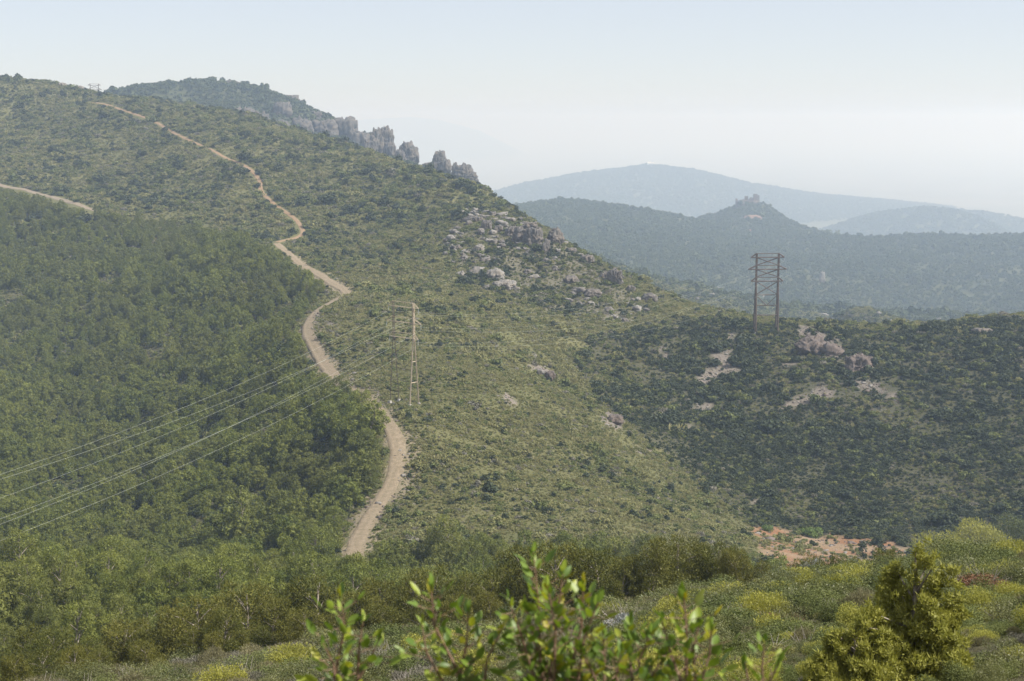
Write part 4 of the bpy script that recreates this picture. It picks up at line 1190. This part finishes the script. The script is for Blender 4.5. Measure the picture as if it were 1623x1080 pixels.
# ---- near pines on the lip of the foreground slope
NP = []
for i in range(5):
    hh = [5.2, 4.8, 5.6, 4.4, 5.0][i]; wd = [2.0, 2.2, 2.1, 2.1, 1.8][i]
    crown, C, ln = pine_crown('near_pine_crown', M['pine_near'], 800 + 17 * i, hh, wd, 34, 3500, 0.12, 0.6, 0.5, 0.16, 7000, 0.22, 0.16)
    NP.append((crown, pine_trunk('near_pine_trunk', C, ln, hh, 30 + i, 0.10), hh))
def near_pine(u, Y, h, lab, grp, k_):
    x = at(u, 900, Y)[0]
    z = float(H(x, Y))
    crown, trunk, hh = NP[k_ % 5]
    s = h / hh
    r_ = link('pine_tree', None, loc=(x, Y, z - 0.1), rot=(0, 0, k_ * 1.7), scale=(s * 1.05, s * 1.05, s)); link('crown', crown, r_); link('trunk', trunk, r_)
    tag(r_, lab, 'pine tree', grp)
rr = random.Random(5)
k_ = 0
ORD = 'first second third fourth fifth sixth seventh eighth ninth tenth eleventh twelfth thirteenth fourteenth fifteenth sixteenth seventeenth'.split()
def SEC(u): return sum(u >= t for t in (260, 480, 820, 1010, 1230))
ROW = [(30,985,88),(80,990,84),(130,1000,92),(180,975,96),(230,985,88),(275,955,98),(312,935,100),(350,960,92),(392,925,102),(425,945,95),(462,915,108),(498,905,112),(535,925,112),(570,930,104),(610,912,110),(648,900,104),(690,890,112),(728,900,106),(765,895,108),(800,885,112),
                  (840,855,112),(880,850,108),(922,862,106),(955,868,108),(985,880,100),(1035,845,104),(1072,840,108),(1105,845,110),(1140,850,108),(1172,865,104),(1205,885,100),(1290,875,112),(1320,872,116),(1345,885,110),(1395,862,108),(1410,872,104),
                  (60,1020,76),(150,1035,74),(230,1040,76),(330,1015,80),(410,985,84),(480,960,86),(540,960,88),(600,950,90),(20,1050,66),(300,990,86),(370,990,86),(660,945,92),(720,940,92),(560,930,96),(780,930,95),(110,1060,64)]
ROW_U = [r[0] for r in ROW]
for u, top, Y in ROW:
    Y = (Y * 0.885 if Y > 90 else Y * 0.97) * rr.uniform(0.97, 1.03)
    x = at(u, 900, Y)[0]
    h = at(u, top, Y)[2] - float(H(x, Y))
    h = min(max(h, 2.6), 8.5)
    if u < 260: sec = ('brownish olive pine', 'in the lower left corner of the foreground slope')
    elif u < 480: sec = ('brownish olive pine', 'on the foreground lip left of the track end')
    elif u < 820: sec = ('brownish olive pine', 'in the foreground row under the track end')
    elif u < 1010: sec = ('dark pine', 'in the clump right above the tallest leafy shrub')
    elif u < 1230: sec = ('dark pine', 'in the clump around the bright green bush')
    else: sec = ('small dark pine', 'in front of the red earth patch')
    n_same = sorted(a for a in ROW_U if SEC(a) == SEC(u))
    lab = ORD[n_same.index(u)] + ' ' + sec[0] + ' from the left ' + sec[1]
    near_pine(u, Y, h, lab, sec[0] + 's ' + sec[1], k_); k_ += 1

# ------------------------------------------------------------------ foreground slope scrub
def fine_shrub(name, mat, seed, w, h, clumps, n_, size, twig=True, **kw):
    me = shrub_mesh(name, M[mat], seed, w, h, clumps, n_, size, **kw)
    return me
def twig_mesh(seed, w, h, n_=26):
    g = random.Random(seed); b = Bars()
    for i in range(n_):
        a = g.uniform(0, 6.283); r1 = w * g.uniform(0.3, 0.9); z1 = h * g.uniform(0.5, 1.0)
        p = Vector((0.08 * math.cos(a), 0.08 * math.sin(a), -0.05)); e = Vector((r1 * math.cos(a), r1 * math.sin(a), z1))
        m_ = p.lerp(e, 0.5) + Vector((g.uniform(-.1, .1), g.uniform(-.1, .1), 0.12 * h))
        b.tube([p, m_, e], [0.007, 0.005, 0.002], 4)
    return b.mesh('stem', M['twig'])
FK = {  # kind: mat, w, h, clumps, cards, size, kwargs
    'mastic': ('mastic', 0.75, 0.75, 18, 4200, 0.042, dict(aspect=0.5, jit=0.8)),
    'heather': ('heather', 0.6, 0.55, 16, 5200, 0.05, dict(tri=True, aspect=0.3, up=0.7)),
    'rosemary': ('grey', 0.55, 0.45, 16, 5200, 0.045, dict(tri=True, aspect=0.3, up=0.6)),
    'juniper': ('juniper', 0.7, 0.9, 22, 6000, 0.05, dict(tri=True, aspect=0.45, up=0.5)),
    'gorse': ('gorse', 0.5, 0.45, 14, 3600, 0.045, dict(tri=True, aspect=0.4, up=0.6)),
    'oak': ('green', 0.8, 0.8, 18, 4200, 0.045, dict(aspect=0.6, jit=0.8)),
    'rust': ('rust', 0.5, 0.5, 14, 2600, 0.05, dict(aspect=0.45)),
    'silver': ('silver', 0.4, 0.4, 12, 1800, 0.05, dict(tri=True, aspect=0.5, up=0.8)),
    'bright': ('bright', 0.9, 0.8, 12, 1600, 0.12, dict(aspect=0.7)),
    'straw': ('straw', 0.5, 0.35, 8, 900, 0.22, dict(tri=True, aspect=0.05, up=1.0, outward=0.6)),
}
FM = {}
for j, (kk, (mt, w, h, cl, nc, sz, kw)) in enumerate(FK.items()):
    FM[kk] = [fine_shrub(kk + '_foliage', mt, 900 + 31 * j + i, w, h, cl, nc, sz, **kw) for i in range(3)]
TW = [twig_mesh(i, 0.6, 0.65) for i in range(3)]
order_k = ['mastic', 'heather', 'rosemary', 'gorse', 'oak', 'straw', 'juniper']
proto_set('foreground_scrub', [m for kk in order_k for m in FM[kk]] + TW)
BUSH = [
    ('oak', 640, 1075, 90, 'round dark bush at the bottom left of the central leafy shrub', 1.1), ('juniper', 668, 1062, 88, 'round yellow green bush below the row of pines', 1.1),
    ('juniper', 462, 1072, 95, 'olive yellow bush left of the leftmost leafy sprig', 0.9), ('mastic', 590, 1078, 80, 'olive bush behind the leftmost leafy sprig', 1.0),
    ('juniper', 760, 1080, 110, 'yellow bush at the bottom edge behind the leafy sprigs', 0.8), ('oak', 350, 1078, 70, 'dark green bush at the bottom left edge of the scrub', 0.9),
    ('juniper', 1165, 968, 90, 'olive bush above the rust coloured shrubs', 0.9), ('oak', 1110, 958, 50, 'dark bush right of the tall right sprig', 1.2), ('juniper', 1235, 965, 80, 'pale olive bush right of the rust shrubs', 0.9),
    ('rust', 1180, 1000, 66, 'left rust brown shrub in the scrub', 0.8), ('rust', 1220, 995, 66, 'middle rust brown shrub in the scrub', 0.7), ('rust', 1258, 985, 56, 'right rust brown shrub in the scrub', 0.6),
    ('rust', 1555, 962, 90, 'dark red shrub right of the big juniper', 0.9), ('rust', 1590, 948, 60, 'reddish shrub near the right edge', 0.8), ('mastic', 1585, 990, 100, 'green mastic bush under the dark red shrub', 0.9),
    ('silver', 985, 1000, 60, 'silvery grey plant left of the tall right sprig', 0.9), ('silver', 1045, 968, 50, 'silvery grey plant higher up the scrub slope', 0.9), ('silver', 1290, 916, 46, 'silvery plant on the lip in front of the red earth', 1.3), ('silver', 1250, 928, 34, 'small silvery plant left of the one on the lip', 1.0),
    ('bright', 1082, 937, 80, 'bright green leafy bush at the foot of the dark pine clump', 0.7), ('bright', 1270, 922, 36, 'little bright green bush on the lip', 0.7),
    ('juniper', 1500, 905, 110, 'yellow green juniper on the lip right of the big juniper', 1.0), ('juniper', 1560, 890, 110, 'yellow green juniper on the lip near the right edge', 1.0), ('juniper', 1610, 905, 90, 'olive juniper at the right edge of the lip', 0.9),
    ('oak', 1612, 862, 70, 'dark round bush topping the lip at the right edge', 1.4), ('mastic', 1480, 960, 90, 'speckled mastic bush right of the big juniper top', 0.8), ('mastic', 1590, 1035, 80, 'grey green mastic bush in the right corner', 0.7),
    ('mastic', 1275, 1005, 80, 'grey green mastic bush left of the big juniper', 0.7), ('gorse', 1215, 1040, 90, 'yellow heath cushion below the rust shrubs', 0.6), ('mastic', 1600, 1070, 120, 'olive mastic bush at the bottom right corner', 0.8),
    ('gorse', 1000, 950, 60, 'yellowish gorse cushion behind the central leafy shrub', 0.7), ('gorse', 930, 965, 60, 'second yellowish gorse cushion nearer the central shrub', 0.7), ('gorse', 745, 985, 50, 'yellow gorse cushion under the foreground pines', 0.9),
    ('rosemary', 640, 990, 90, 'grey brown heath cushion under the foreground pines', 0.6), ('rosemary', 590, 1010, 80, 'grey brown heath cushion left of the round yellow green bush', 0.6)]
q = np.concatenate([spread(12, 44, 0.54, 0.52, 1.5, seed=81), spread(44, 104, 0.80, 0.48, 1.5, seed=82)])
x, y = q[:, 0], q[:, 1]
g = np.random.default_rng(83)
pf = fbm(x / 5, y / 7, oct=3, seed=190); pf2 = fbm(x / 8, y / 8, oct=3, seed=194)
w = np.tile(np.array([0.33, 0.20, 0.16, 0.04, 0.19, 0.002, 0.03, 0.045]), (len(q), 1))
east = smooth(-0.02, 0.16, x / y + 0.06 * pf)
w[:, 0] *= 0.35 + 1.0 * east; w[:, 1] *= 1.7 - 1.2 * east; w[:, 2] *= 2.0 - 1.6 * east; w[:, 3] *= 0.5 + 0.5 * east; w[:, 4] *= 0.4 + 0.9 * east; w[:, 6] *= 0.4 + 1.6 * east
w[:, 0] *= np.clip(1 + 2.5 * pf, 0.1, 3); w[:, 1] *= np.clip(1 - 2.5 * pf, 0.1, 3); w[:, 2] *= np.clip(1 - 2.5 * pf2, 0.1, 3); w[:, 4] *= np.clip(1 + 3 * pf2, 0.1, 3)
w /= w.sum(1, keepdims=True)
kf = np.minimum((g.uniform(0, 1, len(q))[:, None] > np.cumsum(w, 1)).sum(1), 7)
s = np.array([0.72, 0.72, 0.75, 0.8, 0.7, 0.8, 0.6, 0.9])[kf] * np.exp(g.normal(0, 0.5, len(q))) * np.clip(1 + 1.2 * fbm(x / 3.5, y / 4.5, oct=2, seed=197), 0.5, 1.9)
s = s * np.where(y > 44, 1.15, 1.0)
s = np.minimum(s, 0.030 * y)
# nothing taller than turf stands right in front of the two big junipers
uu, vv = to_px(x, y, H(x, y))
kp = np.ones(len(q), bool)
for kk_, bu, bv, bw, _, bt in BUSH:
    bx_, by_ = on_ground(bu, bv, 38.0 if bv < 975 else 8.0)
    br = bw * by_ / F / 2
    kp &= (np.hypot(x - bx_, y - by_) > br * 0.85) & ~((np.abs(x - bx_) < br * 0.9) & (y < by_) & (y > by_ - 3.0) & (s > 0.42))
q, s, kf, x, y = q[kp], np.where((np.abs(uu - 1420) < 210) & (y < 27), np.minimum(s, 0.36), s)[kp], kf[kp], x[kp], y[kp]
pos, scl, rot = finish(q, s, 0.9, 84)
scatter('hilltop_scrub', 'low mixed heath scrub covering the foreground slope', None, pos, scl, rot, kf * 3 + g.integers(0, 3, len(q)), PROTO['foreground_scrub'][0])
print('fg', len(q))

def bush(kk, u, v, wpx, lab, grp, cat='bush', name=None, tall=1.0, i=0, near=8.0):
    if near < 100 and v < 975: near = 38.0
    """a single bush whose foot is at pixel (u, v) on the ground and wpx photo pixels wide"""
    x, y = on_ground(u, v, near)
    w0 = FK[kk][1] * 2 * 0.95
    s = wpx * y / F / w0
    r_ = link(name or kk + '_bush', None, loc=(x, y, float(H(x, y)) - 0.05), rot=(0, 0, i * 2.1), scale=(s, s, s * tall))
    link('foliage', FM[kk][i % 3], r_); link('stem', TW[i % 3], r_)
    tag(r_, lab, cat, grp)
for i, (kk, u, v, w, lab, tl) in enumerate(BUSH): bush(kk, u, v, w, lab, None, i=i, tall=tl)
# bright shrubs on the red earth in the ravine
for i, (u, v, w, tl, lab) in enumerate([(1216, 842, 20, 1.2, 'light green bush at the left end of the red earth'), (1276, 848, 26, 1.0, 'light green bush on the upper edge of the red earth'), (1292, 853, 36, 1.0, 'wide light green bush in the middle of the red earth edge')]):
    bush('bright', u, v, w, lab, None, i=i, tall=tl, near=250)

# ---- the big juniper
def spray_juniper(seed, Hh, Wd):
    g = np.random.default_rng(seed)
    C, Rr = [], []
    leaders = [(0.18, 0.0, 1.0, 0.42), (-0.25, 0.1, 0.80, 0.45), (0.50, -0.05, 0.84, 0.36), (-0.62, -0.1, 0.55, 0.42), (0.1, -0.35, 0.62, 0.5), (0.72, 0.1, 0.48, 0.40), (-0.1, 0.3, 0.72, 0.5), (-0.45, -0.3, 0.38, 0.5), (0.4, -0.4, 0.40, 0.5)]
    for lx, ly, lh, lw in leaders:
        for i in range(44):
            hf = g.uniform(0.02, 1.0)
            prof = (1 - hf) ** 0.6 * lw + 0.05
            a = g.uniform(0, 6.283); rr = prof * math.sqrt(g.uniform(0.05, 1.0))
            C.append((Wd * (lx * (0.5 + 0.5 * hf) + rr * math.cos(a)), Wd * (ly + rr * math.sin(a)), Hh * lh * hf * 0.96 + 0.04)); Rr.append(Wd * g.uniform(0.07, 0.15) * (1.2 - 0.6 * hf))
    a_ = cards(C, Rr, 36000, 0.05, seed + 1, aspect=0.45, shell=(0.55, 1.0), jit=0.6)
    b_ = cards(C, Rr, 26000, 0.06, seed + 2, tri=True, aspect=0.3, outward=0.8, up=0.7, shell=(0.6, 1.05))
    return mesh_parts('juniper_crown', [a_, b_], M['juniper']), C
def juniper_tree(u, v, top, wd_px, lab, seed):
    x, y = on_ground(u, v)
    z = float(H(x, y)); hh = at(u, top, y)[2] - z
    crown, C = spray_juniper(seed, hh, wd_px * y / F / 2)
    r_ = link('juniper_tree', None, loc=(x, y, z))
    link('crown', crown, r_)
    b = Bars(); b.tube([(0, 0, -0.2), (0.05, 0, hh * 0.4), (0.02, 0.03, hh * 0.9)], [0.07, 0.05, 0.01], 6)
    for c in C[::12]:
        c = Vector(c); b.tube([(0.03, 0, c.z * 0.75), c], [0.02, 0.006], 4)
    link('trunk', b.mesh('juniper_trunk', M['bark']), r_)
    tag(r_, lab, 'juniper')
juniper_tree(1440, 1079, 850, 235, 'big yellow green juniper rising in the right foreground', 5)
juniper_tree(1350, 1100, 985, 200, 'lower juniper spreading at the left foot of the big one', 8)

# pale dead stem standing left of the track end, thin dry stalks on the lip
def stalk(u, v, hpx, bend, lab, cat, rad, name):
    x, y = on_ground(u, v); h = hpx * y / F
    b = Bars()
    b.tube([(0, 0, -0.2), (bend * 0.3 * h, 0, h * 0.4), (bend * 0.6 * h, 0.02, h * 0.75), (bend * h, 0, h)], [rad, rad * 0.8, rad * 0.6, rad * 0.3], 5)
    for k in range(3):
        t = 0.5 + 0.15 * k
        b.tube([(bend * t * h * 0.85, 0, h * t), (bend * t * h + (0.12 if k % 2 else -0.1) * h, 0.03, h * (t + 0.16))], [rad * 0.4, rad * 0.15], 4)
    o = link(name, b.mesh(name, M['twig']), loc=(x, y, float(H(x, y)))); tag(o, lab, cat)
stalk(394, 1034, 62, -0.12, 'thin pale bare trunk standing left under the pines', 'dead tree', 0.05, 'bare_trunk')
stalk(1256, 928, 46, -0.12, 'tall thin dry stalk leaning on the lip', 'dry stalk', 0.02, 'dry_stalk')
stalk(1288, 914, 42, 0.02, 'upright thin dry stalk beside the silvery plant', 'dry stalk', 0.018, 'dry_stalk')
stalk(1074, 932, 28, 0.08, 'short pale stalk before the bright green bush', 'dry stalk', 0.02, 'dry_stalk')
stalk(1605, 855, 48, -0.35, 'bare twig arching at the right edge', 'dry stalk', 0.012, 'dry_stalk')

# ------------------------------------------------------------------ leafy sprigs close to the camera
mleaf, nt, b_ = new_mat('glossy_leaf')
oi = node(nt, 'ShaderNodeObjectInfo')
cr = node(nt, 'ShaderNodeValToRGB')
cr.color_ramp.elements[0].position = 0.0; cr.color_ramp.elements[0].color = (0.075, 0.150, 0.020, 1)
cr.color_ramp.elements[1].position = 1.0; cr.color_ramp.elements[1].color = (0.42, 0.36, 0.02, 1)
e = cr.color_ramp.elements.new(0.55); e.color = (0.150, 0.240, 0.028, 1)
e = cr.color_ramp.elements.new(0.85); e.color = (0.310, 0.370, 0.040, 1)
nt.links.new(oi.outputs['Random'], cr.inputs[0])
nz = noise(nt, 45, 3)
cc = mixc(nt, mathn(nt, 'MULTIPLY', nz, 0.35), cr.outputs[0], (0.16, 0.17, 0.04))
nt.links.new(cc, b_.inputs['Base Color'])
b_.inputs['Roughness'].default_value = 0.46; b_.inputs['Specular IOR Level'].default_value = 0.5
tr = node(nt, 'ShaderNodeBsdfTranslucent'); nt.links.new(mixc(nt, 1.0, cc, (1.5, 1.5, 0.5), 'MULTIPLY'), tr.inputs[0])
mx = node(nt, 'ShaderNodeMixShader'); mx.inputs[0].default_value = 0.3
nt.links.new(b_.outputs[0], mx.inputs[1]); nt.links.new(tr.outputs[0], mx.inputs[2]); nt.links.new(mx.outputs[0], nt.nodes['Material Output'].inputs[0])
M['leaf'] = mleaf
M['shoot'] = plain_mat('reddish_twig', (0.15, 0.085, 0.05), (0.27, 0.19, 0.13), 30, 0.7, 0.0)

def leaf_mesh(seed):
    g = random.Random(seed)
    L = 1.0; wd = g.uniform(0.19, 0.27); n_ = 6; curl = g.uniform(-0.25, 0.2); fold = g.uniform(0.25, 0.5)
    v, f = [], []
    for i in range(n_ + 1):
        t = i / n_
        ww = wd * (math.sin(math.pi * min(1, t * 0.93 + 0.05)) ** 0.8) * (1.15 - 0.25 * t) if 0 < i < n_ else 0.012
        z = curl * t * t
        v += [(-ww, t * L, z + ww * fold), (0, t * L, z), (ww, t * L, z + ww * fold)]
    for i in range(n_):
        a = i * 3
        f += [(a, a + 1, a + 4, a + 3), (a + 1, a + 2, a + 5, a + 4)]
    return mesh_np('leaf', v, f, mat=M['leaf'], smooth_=True)
LEAF = [leaf_mesh(i) for i in range(5)]

def sprig(name, label, base, tips, seed, leaf=0.039, dens=1.0, Y=3.2):
    """a leafy shrub shoot: woody stem, side shoots, every leaf an object of its own"""
    g = random.Random(seed)
    bx, by, bz = at(base[0], base[1], Y)
    root = link(name, None, loc=(bx, by, bz))
    tag(root, label, 'leafy shrub')
    O = Vector((bx, by, bz))
    st = Bars()
    for (u, v, dY, full) in tips:
        tip = Vector(at(u, v, Y + dY)) - O
        start_ = Vector((0, 0, 0)) if full >= 1 else tip * 0.0
        m1 = tip * 0.45 + Vector((g.uniform(-.03, .03), g.uniform(-.03, .03), -0.02))
        path = [start_, m1 * 0.6, m1, tip * 0.75 + Vector((g.uniform(-.012, .012), 0, 0)), tip]
        st.tube(path, [0.006, 0.005, 0.004, 0.0028, 0.0015], 5)
        # leaves from a third of the way up to the tip
        Lg = tip.length
        n_ = max(8, int(Lg * full * 150 * dens))
        for i in range(n_):
            t = 1 - (1 - (0.22 if full >= 1 else 0.35)) * (i / n_) ** 0.9
            k = t * (len(path) - 1); a = min(int(k), len(path) - 2)
            p = path[a].lerp(path[a + 1], k - a)
            d = (path[a + 1] - path[a]).normalized()
            ang = i * 2.39996 + g.uniform(-.3, .3)
            side = d.orthogonal().normalized(); side = Matrix.Rotation(ang, 3, d) @ side
            spread_ = 0.15 + 0.75 * min(1.0, i / 5)
            dirn = (d * (1.0 - 0.35 * spread_) + side * spread_ + Vector((0, 0, 0.12))).normalized()
            if t < 0.93:
                off = side * g.uniform(0.0, 0.075) * min(1, (1 - t) * 5) + d * g.uniform(0, 0.02)
                st.tube([p, p + off + dirn * 0.008], [0.0013, 0.0008], 3)
                p = p + off
            s = leaf * g.uniform(0.7, 1.15) * (0.75 if i < 3 else 1)
            nrm = dirn.cross(Vector((g.uniform(-1, 1), g.uniform(-1, 1), g.uniform(-1, 1)))).normalized()
            if nrm.z < 0: nrm = -nrm
            nrm = (nrm + Vector((0, 0, 0.4))).normalized()
            xa = dirn.cross(nrm).normalized(); za = xa.cross(dirn)
            mt = Matrix((xa, dirn, za)).transposed()
            o = link('leaf', g.choice(LEAF), root, loc=p, rot=mt.to_euler(), scale=s)
    link('stem', st.mesh('stem', M['shoot']), root)

sprig('leafy_shrub', 'leftmost leafy sprig with glossy leaves at the bottom edge', (548, 1150), [(540, 945, 0, 1), (603, 1010, 0.05, 0.6), (512, 1020, -0.05, 0.5), (575, 985, 0.02, 0.6)], 1, dens=0.9)
sprig('leafy_shrub', 'second leafy sprig from the left with an upright tip', (728, 1170), [(683, 928, 0, 0.9), (742, 968, 0.05, 0.9), (795, 1000, 0.0, 0.6), (668, 990, -0.04, 0.4)], 2, dens=0.85)
sprig('leafy_shrub', 'tallest leafy shrub rising in the bottom centre', (885, 1180), [(845, 876, 0, 1), (892, 905, 0.05, 1), (925, 925, 0.0, 1), (948, 955, -0.05, 0.8), (805, 950, -0.08, 0.7), (868, 930, -0.05, 1), (835, 960, 0.06, 0.8), (812, 1000, 0.0, 0.6)], 3, dens=0.85)
sprig('leafy_shrub', 'low dense leafy shrub between the tallest one and the upright right sprig', (975, 1190), [(955, 1000, 0, 1), (1000, 985, 0.05, 1), (1035, 1000, 0, 0.9), (920, 1030, -0.05, 0.8), (1060, 1030, 0.04, 0.7), (985, 1030, -0.1, 0.8)], 4, dens=1.0)
sprig('leafy_shrub', 'upright leafy sprig right of the low dense shrub', (1085, 1170), [(1083, 940, 0, 1), (1110, 985, 0.04, 0.8), (1128, 995, -0.03, 0.6), (1050, 985, 0.02, 0.6)], 5, dens=0.9)
sprig('leafy_shrub', 'rightmost small leafy sprig at the bottom edge', (1195, 1180), [(1212, 1016, 0, 1), (1180, 1050, 0.04, 0.6), (1235, 1050, -0.03, 0.5)], 6, dens=0.8)
